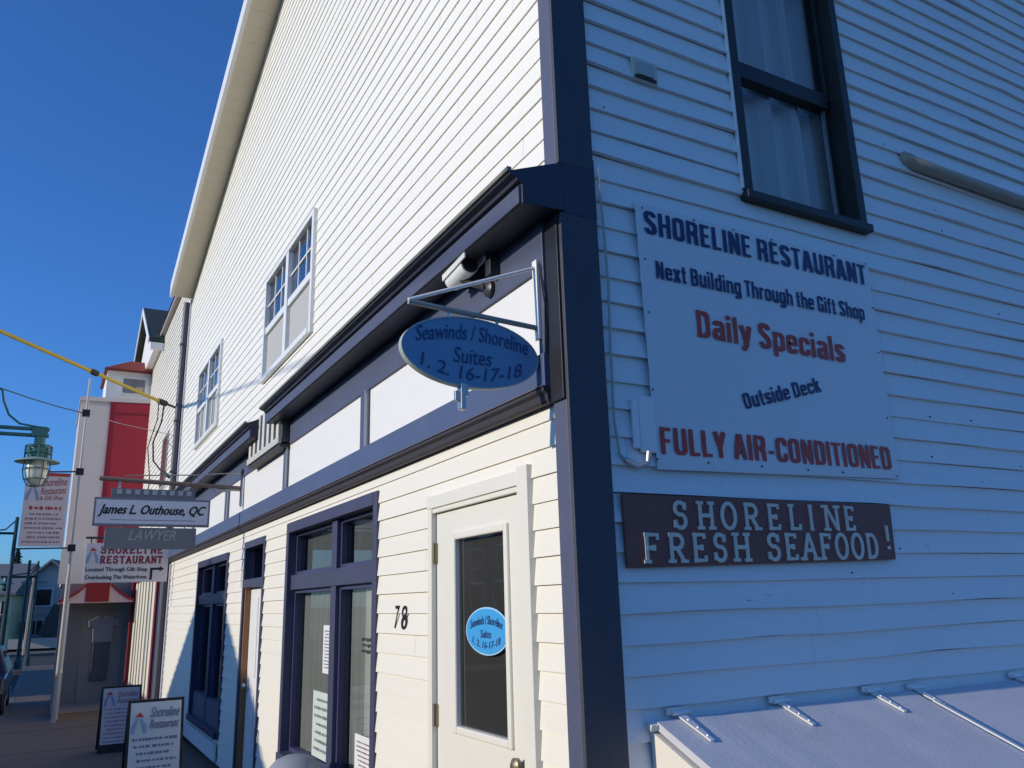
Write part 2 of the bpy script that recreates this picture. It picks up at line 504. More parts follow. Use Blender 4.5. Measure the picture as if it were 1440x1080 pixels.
T = 0.17                                   # stem width of the condensed gothic, in cap heights
_l, _r, _b, _t, _x = 0.085, 0.375, 0.075, 0.925, 0.665
_bowl = [(_l, _t), (0.25, _t)] + arc(0.25, _t - 0.13, 0.125, 0.13, 90, 0, 5) + [(_r, 0.64)] + arc(0.25, 0.64, 0.125, 0.14, 0, -90, 5) + [(_l, 0.50)]
_esse = arc(0.23, 0.755, 0.145, 0.17, 0, 180, 10) + [(0.09, 0.69), (0.13, 0.60), (0.23, 0.51), (0.33, 0.41), (0.375, 0.31), (0.375, 0.245)] + arc(0.23, 0.245, 0.145, 0.17, 0, -180, 10)
_hum = [(_l, 0.0), (_l, 0.42)] + arc(0.225, 0.53, 0.14, 0.135, 180, 0, 8) + [(0.365, 0.0)]
_bowlx = rr(_l, 0.365, _b, _x, 0.13)
GOTH = {
    'S': (0.46, [_esse]),
    'H': (0.46, [[(_l, 0), (_l, 1)], [(_r, 0), (_r, 1)], [(_l, 0.51), (_r, 0.51)]]),
    'O': (0.46, [rr(_l, _r, _b, _t, 0.14)]),
    'R': (0.47, [[(_l, 0), (_l, 1)], _bowl, [(0.24, 0.50), (0.34, 0.44), (0.365, 0.32), (0.375, 0.0)]]),
    'B': (0.46, [[(_l, 0), (_l, 1)], _bowl, [(_l, 0.50), (0.26, 0.50)] + arc(0.25, 0.36, 0.13, 0.14, 90, 0, 5) + [(0.38, 0.21)] + arc(0.25, 0.21, 0.13, 0.135, 0, -90, 5) + [(_l, _b)]]),
    'E': (0.40, [[(_l, 0), (_l, 1)], [(_l, _t), (0.37, _t)], [(_l, 0.51), (0.34, 0.51)], [(_l, _b), (0.37, _b)]]),
    'F': (0.39, [[(_l, 0), (_l, 1)], [(_l, _t), (0.37, _t)], [(_l, 0.50), (0.33, 0.50)]]),
    'L': (0.38, [[(_l, 0), (_l, 1)], [(_l, _b), (0.36, _b)]]),
    'I': (0.17, [[(_l, 0), (_l, 1)]]),
    'N': (0.47, [[(_l, 0), (_l, 1)], [(0.39, 0), (0.39, 1)], [(0.10, 0.94), (0.375, 0.06)]]),
    'T': (0.40, [[(0.20, 0), (0.20, 0.95)], [(0.0, _t), (0.40, _t)]]),
    'A': (0.48, [[(0.07, 0), (0.215, 0.98)], [(0.41, 0), (0.265, 0.98)], [(0.13, 0.27), (0.35, 0.27)]]),
    'U': (0.46, [[(_l, 1), (_l, 0.22)] + arc(0.23, 0.22, 0.145, 0.145, 180, 360, 8) + [(_r, 1)]]),
    'Y': (0.44, [[(0.06, 1), (0.22, 0.44)], [(0.38, 1), (0.22, 0.44)], [(0.22, 0.48), (0.22, 0)]]),
    'C': (0.45, [[(_r, 0.66), (_r, 0.77)] + arc(0.23, 0.77, 0.145, 0.155, 0, 180, 8) + [(_l, 0.23)] + arc(0.23, 0.23, 0.145, 0.155, 180, 360, 8) + [(_r, 0.36)]]),
    'G': (0.46, [[(_r, 0.68), (_r, 0.77)] + arc(0.23, 0.77, 0.145, 0.155, 0, 180, 8) + [(_l, 0.23)] + arc(0.23, 0.23, 0.145, 0.155, 180, 330, 8) + [(_r, 0.46)], [(0.24, 0.46), (0.43, 0.46)], [(0.385, 0.0), (0.385, 0.46)]]),
    'D': (0.46, [[(_l, 0), (_l, 1)], [(_l, _t), (0.22, _t)] + arc(0.22, _t - 0.155, 0.155, 0.155, 90, 0, 6) + [(_r, 0.23)] + arc(0.22, 0.23, 0.155, 0.155, 0, -90, 6) + [(_l, _b)]]),
    '-': (0.26, [[(0.03, 0.36), (0.23, 0.36)]]),
    'e': (0.43, [[(_l, 0.38), (0.365, 0.38), (0.365, 0.53)] + arc(0.225, 0.53, 0.14, 0.135, 0, 180, 8) + [(_l, 0.20)] + arc(0.225, 0.20, 0.14, 0.13, 180, 355, 8)]),
    'x': (0.43, [[(0.07, 0), (0.36, 0.74)], [(0.36, 0), (0.07, 0.74)]]),
    't': (0.29, [[(0.14, 0.95), (0.14, 0.17)] + arc(0.22, 0.16, 0.08, 0.085, 180, 270, 4) + [(0.28, 0.075)], [(0.0, 0.66), (0.28, 0.66)]]),
    'u': (0.44, [[(_l, 0.74), (_l, 0.20)] + arc(0.22, 0.20, 0.135, 0.125, 180, 360, 8), [(0.36, 0.0), (0.36, 0.74)]]),
    'i': (0.17, [[(_l, 0), (_l, 0.74)], [(_l, 0.85), (_l, 1.0)]]),
    'l': (0.17, [[(_l, 0), (_l, 1)]]),
    'd': (0.44, [[(0.365, 0), (0.365, 1)], _bowlx]),
    'n': (0.44, [[(_l, 0), (_l, 0.74)], _hum]),
    'h': (0.44, [[(_l, 0), (_l, 1)], _hum]),
    'r': (0.30, [[(_l, 0), (_l, 0.74)], [(_l, 0.50), (0.15, 0.64), (0.29, 0.66)]]),
    'o': (0.44, [_bowlx]),
    'g': (0.44, [_bowlx, [(0.365, 0.74), (0.365, -0.06)] + arc(0.225, -0.06, 0.14, 0.11, 0, -170, 7)]),
    'f': (0.28, [[(0.12, 0), (0.12, 0.80)] + arc(0.22, 0.82, 0.10, 0.10, 180, 90, 4) + [(0.28, 0.92)], [(0.0, 0.66), (0.27, 0.66)]]),
    'a': (0.43, [arc(0.22, 0.53, 0.135, 0.135, 170, 0, 7) + [(0.355, 0.0)], [(0.355, 0.42), (0.20, 0.38)] + arc(0.20, 0.23, 0.12, 0.15, 90, 270, 8) + [(0.355, 0.16)]]),
    'y': (0.42, [[(0.06, 0.74), (0.22, 0.05)], [(0.36, 0.74), (0.20, -0.02), (0.13, -0.15), (0.04, -0.16)]]),
    'p': (0.44, [[(_l, -0.22), (_l, 0.74)], _bowlx]),
    'c': (0.42, [[(0.36, 0.47), (0.36, 0.53)] + arc(0.225, 0.53, 0.135, 0.135, 0, 180, 8) + [(_l, 0.20)] + arc(0.225, 0.20, 0.14, 0.125, 180, 360, 8) + [(0.36, 0.27)]]),
    's': (0.41, [arc(0.21, 0.545, 0.125, 0.12, 0, 180, 8) + [(0.09, 0.48), (0.21, 0.385), (0.33, 0.29), (0.335, 0.20)] + arc(0.21, 0.195, 0.125, 0.12, 0, -180, 8)]),
    'k': (0.43, [[(_l, 0), (_l, 1)], [(0.34, 0.74), (0.10, 0.36)], [(0.17, 0.46), (0.36, 0.0)]]),
}


def gothic_mb(text, org, ud, vd, u0, u1, v0, v1, depth=0.0012, rot=0.0, weight=0.88):
    """condensed bold lettering, baseline at v0 and cap height at v1"""
    pen = 0.0
    glyphs = []
    for ch in text:
        if ch == ' ':
            pen += 0.20
            continue
        wd, st = GOTH[ch]
        glyphs.append((pen, st))
        pen += wd + 0.065
    W = pen - 0.065
    su = (u1 - u0) / W
    sv = v1 - v0
    org, ud, vd = Vector(org), Vector(ud), Vector(vd)
    nd = ud.cross(vd).normalized()
    cu_, cv_ = (u0 + u1) / 2, (v0 + v1) / 2
    m = MB()
    k_ = 0
    for x0_, st in glyphs:
        for P in st:
            k_ += 1
            P = [Vector((p[0] + x0_, p[1])) for p in P]
            closed = (P[0] - P[-1]).length < 1e-4
            n = len(P)
            vs = []
            for i in range(n):
                if closed:
                    t = (P[(i + 1) % (n - 1)] - P[(i - 1) % (n - 1)])
                elif i == 0:
                    t = P[1] - P[0]
                elif i == n - 1:
                    t = P[-1] - P[-2]
                else:
                    t = (P[i + 1] - P[i]).normalized() + (P[i] - P[i - 1]).normalized()
                t.normalize()
                nn = Vector((-t.y, t.x))
                hw = 0.5 * weight * (T * abs(nn.x) + 0.135 * abs(nn.y)) / max(0.6, math.hypot(nn.x, nn.y))
                for sg in (1, -1):
                    q = P[i] + nn * hw * sg
                    u, w = u0 + q.x * su, v0 + q.y * sv
                    if rot:
                        du, dv = u - cu_, w - cv_
                        u = cu_ + du * math.cos(rot) - dv * math.sin(rot)
                        w = cv_ + du * math.sin(rot) + dv * math.cos(rot)
                    vs.append(org + ud * u + vd * w + nd * (depth + (k_ % 7) * 0.00012))
            m.add(vs, [(2 * i, 2 * i + 1, 2 * i + 3, 2 * i + 2) for i in range(n - 1)])
    return m


def siding(plane, u0, u1, z0, z1, exp, openings=(), off=0.014, jit=0.0015, zj=0.0, umax=None, step=0.9, seed=1, sign=-1, base=0.0, joints=0.0, lift=0.0):
    """real overlapping boards. plane 'x' faces -X with u=y, plane 'y' faces -Y with u=x. openings: (u0,u1,z0,z1)"""
    r = random.Random(seed)
    mb = MB()
    zb = z0
    while zb < z1 - 1e-4:
        zt = min(zb + exp, z1)
        hi = u1 if umax is None else min(u1, umax(zb))
        lo = u0
        # wavy butt line for this board, shared between its pieces
        us = []
        u = lo
        while u < hi:
            us.append(u)
            u += step * (0.8 + 0.4 * r.random())
        us.append(hi)
        bo = r.uniform(-jit, jit) * 1.5
        off_at = {q: off + bo + r.uniform(-jit, jit) for q in us}
        dz_at = {q: r.uniform(-zj, zj) for q in us}
        if lift:
            for q in us:
                if r.random() < lift:
                    off_at[q] += 0.007
                    dz_at[q] += 0.003
        off_at = {q: min(v, off + 0.0085) for q, v in off_at.items()}
        ops = list(openings)
        if joints:
            u = lo + joints * r.random()
            while u < hi - 0.3:
                ops.append((u, u + 0.002, zb - 1, zt + 1))
                u += joints * r.uniform(0.7, 1.4)

        def interp(dct, q):
            for i in range(len(us) - 1):
                if us[i] <= q <= us[i + 1] + 1e-9:
                    t = (q - us[i]) / max(1e-9, us[i + 1] - us[i])
                    return dct[us[i]] * (1 - t) + dct[us[i + 1]] * t
            return dct[us[-1]]
        cuts = sorted({zb, zt} | {z for o in openings for z in (o[2], o[3]) if zb + 0.002 < z < zt - 0.002})
        for a, b in zip(cuts, cuts[1:]):
            mid = (a + b) / 2
            segs = [(lo, hi)]
            for o in ops:
                if o[2] < mid < o[3]:
                    ns = []
                    for s0, s1 in segs:
                        if o[1] <= s0 or o[0] >= s1:
                            ns.append((s0, s1))
                        else:
                            if o[0] > s0:
                                ns.append((s0, o[0]))
                            if o[1] < s1:
                                ns.append((o[1], s1))
                    segs = ns
            for s0, s1 in segs:
                if s1 - s0 < 0.004:
                    continue
                q = [s0] + [x for x in us if s0 + 1e-4 < x < s1 - 1e-4] + [s1]
                vs = []
                for x in q:
                    of = interp(off_at, x)
                    dz = interp(dz_at, x)
                    fa = 1 - (a - zb) / (zt - zb + 1e-9)
                    fb = 1 - (b - zb) / (zt - zb + 1e-9)
                    da = base + 0.001 + of * fa
                    db = base + 0.001 + of * fb
                    za = a + (dz if a == zb else 0)
                    for d, z in ((base, za), (da, za), (db, b)):
                        vs.append((sign * d, x, z) if plane == 'x' else (x, sign * d, z))
                fs = []
                for i in range(len(q) - 1):
                    o = i * 3
                    fs.append((o + 1, o + 4, o + 5, o + 2))
                    if a == zb:
                        fs.append((o, o + 3, o + 4, o + 1))
                # end caps
                fs.append((0, 1, 2))
                e = (len(q) - 1) * 3
                fs.append((e, e + 2, e + 1))
                mb.add(vs, fs)
        zb = zt
    return mb


def pleat(u0, u1, z0, z1, d, plane, amp=0.02, per=0.09, seed=3):
    r = random.Random(seed)
    mb = MB()
    n = int((u1 - u0) / per * 8)
    ph = 0
    prev = None
    for i in range(n + 1):
        u = u0 + (u1 - u0) * i / n
        ph += 2 * math.pi / 8 * r.uniform(0.6, 1.4)
        dd = d + amp * math.sin(ph) + amp * 0.3 * r.uniform(-1, 1)
        a = (dd, u, z0) if plane == 'x' else (u, dd, z0)
        b = (dd, u, z1) if plane == 'x' else (u, dd, z1)
        o = len(mb.v)
        mb.v += [a, b]
        if prev is not None:
            mb.f.append((prev, o, o + 1, prev + 1))
        prev = o
    return mb


def recess(y0, y1, z0, z1, d0, d1, plane='x'):
    """open-fronted dark box behind a window"""
    if plane == 'x':
        v = [(d0, y0, z0), (d0, y1, z0), (d0, y1, z1), (d0, y0, z1), (d1, y0, z0), (d1, y1, z0), (d1, y1, z1), (d1, y0, z1)]
    else:
        v = [(y0, d0, z0), (y1, d0, z0), (y1, d0, z1), (y0, d0, z1), (y0, d1, z0), (y1, d1, z0), (y1, d1, z1), (y0, d1, z1)]
    return MB().add(v, [(4, 5, 6, 7), (0, 1, 5, 4), (1, 2, 6, 5), (2, 3, 7, 6), (3, 0, 4, 7)])


# ---------------------------------------------------------------- ground
def gz(y):
    if y < 6:
        return 0.0
    if y < 22:
        return -0.45 * (y - 6) / 16
    return -0.45


def strip(name, mat, cols, ys, dz):
    """sheet between left and right edge functions following the street's fall"""
    mb = MB()
    for i, y in enumerate(ys):
        a, b = cols(y)
        mb.v += [(a, y, gz(y) + dz), (b, y, gz(y) + dz)]
        if i:
            o = 2 * i
            mb.f.append((o - 2, o - 1, o + 1, o))
    return struct(mb.build(name, mat))


def kx(y):
    if y <= 14:
        return -3.02
    if y <= 16:
        return -3.02 + (y - 14) / 2 * 0.78
    return -2.24


YS = [-30, -10, 0, 3, 6, 8, 10, 12, 14, 16, 18, 20, 22, 30, 38]
strip('ground', EARTH, lambda y: (-400, 400), [-300, 0, 6, 10, 14, 18, 22, 60, 900], -0.16)
strip('road', ASPHALT, lambda y: (-9.6, kx(y) - 0.10), YS, -0.13)
strip('pavement', CONC, lambda y: (kx(y), 0.05), YS, 0.0)
mb = MB()
for a, b in zip(YS, YS[1:]):
    va = [(kx(a) - 0.14, a, gz(a) - 0.16), (kx(a), a, gz(a) - 0.16), (kx(a), a, gz(a) + 0.005), (kx(a) - 0.12, a, gz(a) + 0.004)]
    vb = [(kx(b) - 0.14, b, gz(b) - 0.16), (kx(b), b, gz(b) - 0.16), (kx(b), b, gz(b) + 0.005), (kx(b) - 0.12, b, gz(b) + 0.004)]
    mb.add(va + vb, [(0, 1, 5, 4), (1, 2, 6, 5), (2, 3, 7, 6), (3, 0, 4, 7)])
struct(mb.build('kerb', KERB))
strip('far_pavement', CONC, lambda y: (-14.0, -9.6), YS, -0.012)
strip('cross_street', ASPHALT, lambda y: (-60, 60), [38, 44, 50], -0.13)
mb = MB()
mb.box(-60, 60, 50, 52.2, -0.6, -0.44)
struct(mb.build('far_kerb', KERB))
mb = MB()
for i in range(4):
    y = 7.2 + i * 3.1
    mb.box(kx(y) + 0.01, -0.03, y, y + 0.008, gz(y + 0.01) - 0.05, gz(y + 0.01) + 0.003)
struct(mb.build('pavement_joints', paint('joint_dark', (0.10, 0.075, 0.058), 0.9, 0.1, 4)))

# ---------------------------------------------------------------- main building
B = thing('shop_building', 'white clapboard corner shop building with navy trim and a deep bracketless cornice', 'building', (0, 0, 0))
L1 = 12.45


def rake_z(y):
    return 7.18 + 0.25 * (11.82 - y)


def rake_y(z):
    return 11.82 - (z - 7.18) / 0.25


W1 = (2.20, 4.47, 0.42, 2.29)
D2 = (5.30, 6.25, 0.0, 2.26)
W0 = (7.12, 9.32, 0.24, 2.22)
D78 = (0.36, 1.36, 0.0, 2.10)
UW1 = (3.90, 5.80, 3.86, 5.02)
UW0 = (8.50, 10.45, 3.96, 5.18)
def inset(o, k=0.014):
    return (o[0] + k, o[1] - k, o[2] + k, o[3] - k)


siding('x', 0.08, L1, 0.0, 2.385, 0.1105, tuple(inset(o) for o in (W1, D2, W0, D78)), 0.011, 0.0012, 0.0012, seed=3, joints=3.2).build('lower_front_wall', WHITE, B)
siding('x', 0.08, L1, 3.29, 9.05, 0.1065, (inset(UW1), inset(UW0)), 0.0085, 0.0008, 0.0006, umax=lambda z: max(0.1, rake_y(z) + 0.35), seed=5, step=1.8, joints=3.7).build('upper_front_wall', VINYL, B)
SW = (1.14, 1.94, 3.56, 5.20)
siding('y', 0.165, 9.0, 0.02, 8.0, 0.1168, (inset(SW, -0.02),), 0.018, 0.0032, 0.0040, seed=11, step=0.40, joints=6.0, lift=0.09).build('side_wall', OLDWHITE, B)
mb = MB()
rn = random.Random(17)
for i in range(64):
    j_ = rn.randrange(0, 40)
    zz = 0.02 + 0.1168 * j_ + rn.uniform(0.018, 0.034)
    xx = rn.choice([0.24, 0.65, 1.06, 1.47, 1.88, 2.29, 2.70, 3.11]) + rn.uniform(-0.05, 0.05)
    if 1.02 < xx < 2.05 and zz > 3.4 or zz < 1.16:
        continue
    mb.lathe([(0.0045, -0.010), (0.004, -0.0185)], (xx, 0.0, zz), 8, 1)
mb.build('nail_heads', paint('rusty_nails', (0.06, 0.045, 0.04), 0.7, 0.3, 20), B)
# closed shell behind the boards so no light leaks in
mb = MB()
mb.add([(9, 0.0, 0), (9, L1, 0), (9, L1, 8), (9, 0, 8)], [(0, 1, 2, 3)])
mb.add([(0.0, L1, -0.3), (9, L1, -0.3), (9, L1, 8), (0.0, L1, 7.1)], [(0, 1, 2, 3)])
mb.build('rear_wall', WHITE, B)
# corner post
mb = MB()
mb.box(-0.022, 0.05, -0.012, 0.085, 0.0, 2.374)
mb.box(-0.020, 0.05, -0.011, 0.082, 3.42, 8.0)
mb.build('corner_post', TRIM, B, bevel=0.003)
mb = MB()
mb.box(-0.0235, 0.165, -0.034, -0.0125, 0.0, 3.185)
mb.box(-0.0215, 0.162, -0.034, -0.0115, 3.42, 8.0)
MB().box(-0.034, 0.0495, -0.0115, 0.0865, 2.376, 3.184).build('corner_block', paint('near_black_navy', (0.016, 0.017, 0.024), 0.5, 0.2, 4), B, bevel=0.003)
mb.build('corner_board', paint('weathered_navy_board', (0.058, 0.060, 0.078), 0.6, 0.25, 5.0, 0.2, 0.3, (0.075, 0.07, 0.065), 3.5, stretch=(3, 3, 0.5)), B, bevel=0.003)
# roof with rake soffit
pk = 4.3
zk = rake_z(pk)
mb = MB()
mb.prism([(12.30, rake_z(12.30) + 0.02), (pk, zk + 0.02), (-0.25, zk - 1.1), (-0.25, zk - 0.88), (pk, zk + 0.24), (12.30, rake_z(12.30) + 0.22)], 0, -0.36, 9.2)
mb.build('roof', GREYSH, B)
mb = MB()
nseg = 34
for i in range(nseg):
    ya = 12.28 - i * 0.238
    yb = ya - 0.235
    mb.add([(-0.335, ya, rake_z(ya)), (0.01, ya, rake_z(ya)), (0.01, yb, rake_z(yb)), (-0.335, yb, rake_z(yb)),
            (-0.335, ya, rake_z(ya) + 0.012), (0.01, ya, rake_z(ya) + 0.012), (0.01, yb, rake_z(yb) + 0.012), (-0.335, yb, rake_z(yb) + 0.012)],
           [(0, 1, 2, 3), (0, 4, 5, 1), (1, 5, 6, 2), (2, 6, 7, 3), (3, 7, 4, 0)])
mb.build('rake_soffit', SOFFIT, B)
mb = MB()
mb.prism([(12.31, rake_z(12.31) - 0.015), (pk, zk - 0.015), (pk, zk + 0.245), (12.31, rake_z(12.31) + 0.245)], 0, -0.385, -0.338)
mb.prism([(-0.385, 0), (0.02, 0), (0.02, 0.22), (-0.385, 0.22)], 1, 12.285, 12.31) if False else None
mb.build('rake_fascia', ALUM, B)
# cornice in two runs, broken by the air conditioner


def cornice(y0, y1, endpost):
    m = MB()
    prof = [(-0.002, 3.195), (-0.205, 3.185), (-0.205, 3.275), (-0.228, 3.282), (-0.232, 3.296), (-0.262, 3.305), (-0.262, 3.322), (-0.002, 3.425)]
    m.prism(prof, 1, y0, y1)
    if endpost:
        prof2 = [(-0.002, 3.186), (0.168, 3.186), (0.168, 3.478), (-0.002, 3.424)]
        m.prism(prof2, 1, y0, 0.084)
    return m


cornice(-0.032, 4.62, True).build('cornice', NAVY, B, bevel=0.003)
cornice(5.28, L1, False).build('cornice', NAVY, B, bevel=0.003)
MB().box(-0.216, -0.207, -0.02, 4.61, 3.190, 3.268).build('cornice_fascia', TRIM, B)
MB().box(-0.216, -0.207, 5.29, L1, 3.190, 3.268).build('cornice_fascia', TRIM, B)
mb = MB()
mb.box(-0.275, -0.255, -0.035, 4.64, 3.318, 3.336)
mb.build('cornice_cap', paint('worn_cap_metal', (0.20, 0.19, 0.14), 0.5, 0.4, 9.0), B)
mb = MB()
mb.box(-0.275, -0.255, 5.26, L1, 3.318, 3.336)
mb.build('cornice_cap', MATS['worn_cap_metal'], B)
# frieze
MB().box(-0.045, 0.0, 0.088, 4.40, 2.972, 3.192).build('frieze_board', TRIM, B, bevel=0.003)
MB().box(-0.045, 0.0, 5.78, L1, 2.972, 3.192).build('frieze_board', TRIM, B, bevel=0.003)
MB().box(-0.060, 0.0, 0.087, L1, 2.448, 2.592).build('frieze_board', BAND, B, bevel=0.003)
mb = MB()
mb.prism([(-0.002, 2.384), (-0.040, 2.380), (-0.046, 2.392), (-0.050, 2.418), (-0.066, 2.430), (-0.066, 2.442), (-0.06, 2.4465), (-0.002, 2.4465)], 1, 0.087, L1)
mb.build('frieze_molding', BROWNBLK, B)
MB().box(-0.070, -0.0605, 0.0875, L1, 2.4470, 2.4505).build('drip_edge', paint('drip_brown', (0.16, 0.11, 0.08), 0.5, 0.2, 9), B)
divs = [(0.087, 0.145), (2.33, 2.49), (4.44, 4.60), (7.18, 7.42), (9.8, 9.98), (12.2, L1)]
mb_n = 0
for a, b in divs:
    MB().box(-0.045, 0.0, a, b, 2.592, 2.972).build('frieze_divider', TRIM, B, bevel=0.003)
    if 1 < a < 12:
        MB().box(-0.058, -0.045, a + 0.01, a + 0.04, 2.594, 2.97).build('frieze_batten', STEEL, B)
for (a, b), (c, d) in zip(divs, divs[1:]):
    MB().box(-0.030, 0.0, b, c, 2.592, 2.972).build('frieze_panel', PANEL, B)

# ---- large shop window


def shop_window(o, mull, tr, rec=0.10, TRIM=TRIM):
    y0, y1, z0, z1 = o
    w = MB()
    xo = -0.022
    w.box(xo, rec + 0.06, y0, y0 + 0.075, z0, z1)
    w.box(xo, rec + 0.06, y1 - 0.075, y1, z0, z1)
    w.box(xo - 0.004, rec + 0.06, y0 + 0.075, y1 - 0.075, z1 - 0.085, z1)
    w.box(xo - 0.03, rec + 0.06, y0 + 0.075, y1 - 0.075, z0, z0 + 0.07)
    fr = w.build('window_frame', TRIM, B, bevel=0.004)
    m = MB()
    m.box(0.018, rec + 0.05, mull[0], mull[1], z0 + 0.07, tr[0])
    m.box(0.018, rec + 0.05, mull[0], mull[1], tr[1], z1 - 0.085)
    m.box(0.012, rec + 0.05, y0 + 0.075, y1 - 0.075, tr[0], tr[1])
    m.build('mullion', TRIM, fr, bevel=0.004)
    s = MB()
    pans = []
    for a, b in ((y0 + 0.075, mull[0]), (mull[1], y1 - 0.075)):
        for c, d in ((z0 + 0.07, tr[0]), (tr[1], z1 - 0.085)):
            pans.append((a, b, c, d))
            t = 0.028
            s.box(0.05, rec + 0.02, a, a + t, c, d)
            s.box(0.05, rec + 0.02, b - t, b, c, d)
            s.box(0.052, rec + 0.02, a + t, b - t, c, c + t)
            s.box(0.052, rec + 0.02, a + t, b - t, d - t, d)
    s.build('sash', paint('dark_sash', (0.06, 0.06, 0.13), 0.4, 0.1, 5), fr)
    for a, b, c, d in pans:
        t = 0.026
        MB().add([(rec - 0.015, a + t, c + t), (rec - 0.015, b - t, c + t), (rec - 0.015, b - t, d - t), (rec - 0.015, a + t, d - t)], [(0, 3, 2, 1)]).build('pane', GLASS, fr, fix=False)
    return fr


f1 = shop_window(W1, (3.15, 3.27), (1.735, 1.855), TRIM=paint('dusk_navy_frame', (0.064, 0.064, 0.112), 0.45, 0.12, 4))
recess(W1[0] + 0.01, W1[1] - 0.01, 0.2, W1[3], 0.161, 1.6).build('room_interior', ROOM, f1)
pleat(2.29, 2.80, 0.5, 1.75, 0.122, 'x', 0.012, 0.085, 3).build('curtain', paint('grey_curtain', (0.54, 0.53, 0.50), 0.85, 0.1, 5), f1)
pleat(3.30, 4.38, 0.5, 1.75, 0.125, 'x', 0.008, 0.14, 5).build('blind', CURTG, f1)
pleat(2.80, 3.12, 0.5, 1.75, 0.128, 'x', 0.008, 0.10, 5).build('blind', CURTG, f1)
MB().box(0.14, 0.155, 2.26, 4.44, 1.80, 2.205).build('header_board', paint('header_grey', (0.115, 0.115, 0.11), 0.8, 0.3, 2.2, 0, 0.5, (0.26, 0.25, 0.23), 1.5), f1)

f0 = shop_window(W0, (8.20, 8.36), (1.66, 1.78), TRIM=paint('shaded_navy_frame', (0.045, 0.045, 0.085), 0.45, 0.1, 4))  # frame navy darkened: the shade over this window is in the colour
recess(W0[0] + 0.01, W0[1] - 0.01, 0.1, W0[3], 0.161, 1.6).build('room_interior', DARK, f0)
MB().box(0.02, 0.15, W0[0] + 0.08, W0[1] - 0.08, W0[2] + 0.07, 0.58).build('stall_riser', paint('riser_grey', (0.10, 0.11, 0.14), 0.6, 0.2, 3), f0)
MB().box(-0.05, -0.024, 7.15, 9.3, 0.03, 0.20).build('kick_board', WPAINT, B)

# ---- side entrance with the brown jamb
y0, y1, z0, z1 = D2
w = MB()
w.box(-0.02, 0.16, y0, y0 + 0.06, 0.0, z1)
w.box(-0.02, 0.16, y1 - 0.06, y1, 0.0, z1)
w.box(-0.022, 0.16, y0 + 0.06, y1 - 0.06, z1 - 0.07, z1)
w.box(-0.018, 0.16, y0 + 0.06, y1 - 0.06, 1.80, 1.88)
fr = w.build('door_frame', MATS['dusk_navy_frame'], B, bevel=0.003)
MB().add([(0.08, y0 + 0.06, 1.88), (0.08, y1 - 0.06, 1.88), (0.08, y1 - 0.06, z1 - 0.07), (0.08, y0 + 0.06, z1 - 0.07)], [(0, 3, 2, 1)]).build('transom_pane', GLASS, fr, fix=False)
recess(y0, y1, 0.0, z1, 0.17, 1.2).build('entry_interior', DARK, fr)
MB().box(0.0, 0.15, y1 - 0.095, y1 - 0.061, 0.0, 1.80).build('door_jamb', WOOD, fr)
MB().box(0.0, 0.15, y0 + 0.061, y0 + 0.085, 0.0, 1.80).build('door_jamb', WPAINT, fr)
dr = MB().box(0.055, 0.10, y0 + 0.088, y1 - 0.098, 0.02, 1.795).build('door', WPAINT, B, bevel=0.003)
mb = MB()
for a, b in ((0.12, 0.8), (0.95, 1.7)):
    mb.box(0.046, 0.0545, y0 + 0.18, y0 + 0.42, a, b)
    mb.box(0.046, 0.0545, y0 + 0.48, y1 - 0.19, a, b)
mb.build('door_panels', WPAINT, dr, bevel=0.004)
mb = MB()
mb.lathe([(0.012, 0.0), (0.012, -0.03), (0.028, -0.035), (0.03, -0.05), (0.02, -0.062)], (0.055, y0 + 0.78, 0.86), 12, 0)
mb.box(0.04, 0.054, y0 + 0.75, y0 + 0.81, 0.80, 0.93)
mb.build('handle', STEEL, dr, smooth=True)

# ---- door of number 78
y0, y1, z0, z1 = D78
w = MB()
w.box(-0.035, 0.09, y0 - 0.055, y0 + 0.035, 0.0, z1 + 0.06)        # near casing stands proud
w.box(-0.030, 0.09, y1 - 0.03, y1 + 0.02, 0.0, z1)
w.box(-0.034, 0.09, y0 + 0.035, y1 + 0.022, z1 - 0.02, z1 + 0.045)
w.box(-0.024, 0.09, y0 + 0.035, y1 - 0.03, z1 - 0.045, z1 - 0.0205)
fr = w.build('door_frame', CREAM, B, bevel=0.003)
dy0, dy1 = y0 + 0.038, y1 - 0.036
gy0, gy1, gz0_, gz1_ = 0.570, 1.080, 1.035, 1.900
dr = MB()
dr.box(0.0, 0.045, dy0, gy0 - 0.033, 0.02, z1 - 0.05)
dr.box(0.0, 0.045, gy1 + 0.033, dy1, 0.02, z1 - 0.05)
dr.box(0.0, 0.045, gy0 - 0.033, gy1 + 0.033, 0.02, gz0_ - 0.033)
dr.box(0.0, 0.045, gy0 - 0.033, gy1 + 0.033, gz1_ + 0.033, z1 - 0.05)
dr = dr.build('door', CREAM, B)
mb = MB()
mb.box(-0.016, 0.03, gy0 - 0.036, gy0, gz0_ - 0.036, gz1_ + 0.036)
mb.box(-0.016, 0.03, gy1, gy1 + 0.036, gz0_ - 0.036, gz1_ + 0.036)
mb.box(-0.0155, 0.03, gy0, gy1, gz0_ - 0.036, gz0_)
mb.box(-0.0155, 0.03, gy0, gy1, gz1_, gz1_ + 0.036)
mb.build('glazing_bead', CREAM, dr, bevel=0.008)
MB().add([(0.012, gy0, gz0_), (0.012, gy1, gz0_), (0.012, gy1, gz1_), (0.012, gy0, gz1_)], [(0, 3, 2, 1)]).build('pane', GLASSD, dr, fix=False)
MB().box(0.030, 0.036, gy0 - 0.03, gy1 + 0.03, gz0_ - 0.03, gz1_ + 0.03).build('added_backing', paint('added_backing_grey', (0.085, 0.083, 0.082), 0.8, 0.3, 1.5, 0, 0.6, (0.15, 0.15, 0.15), 1.6), dr)  # added sheet behind the pane, catches sun so the glass looks grey
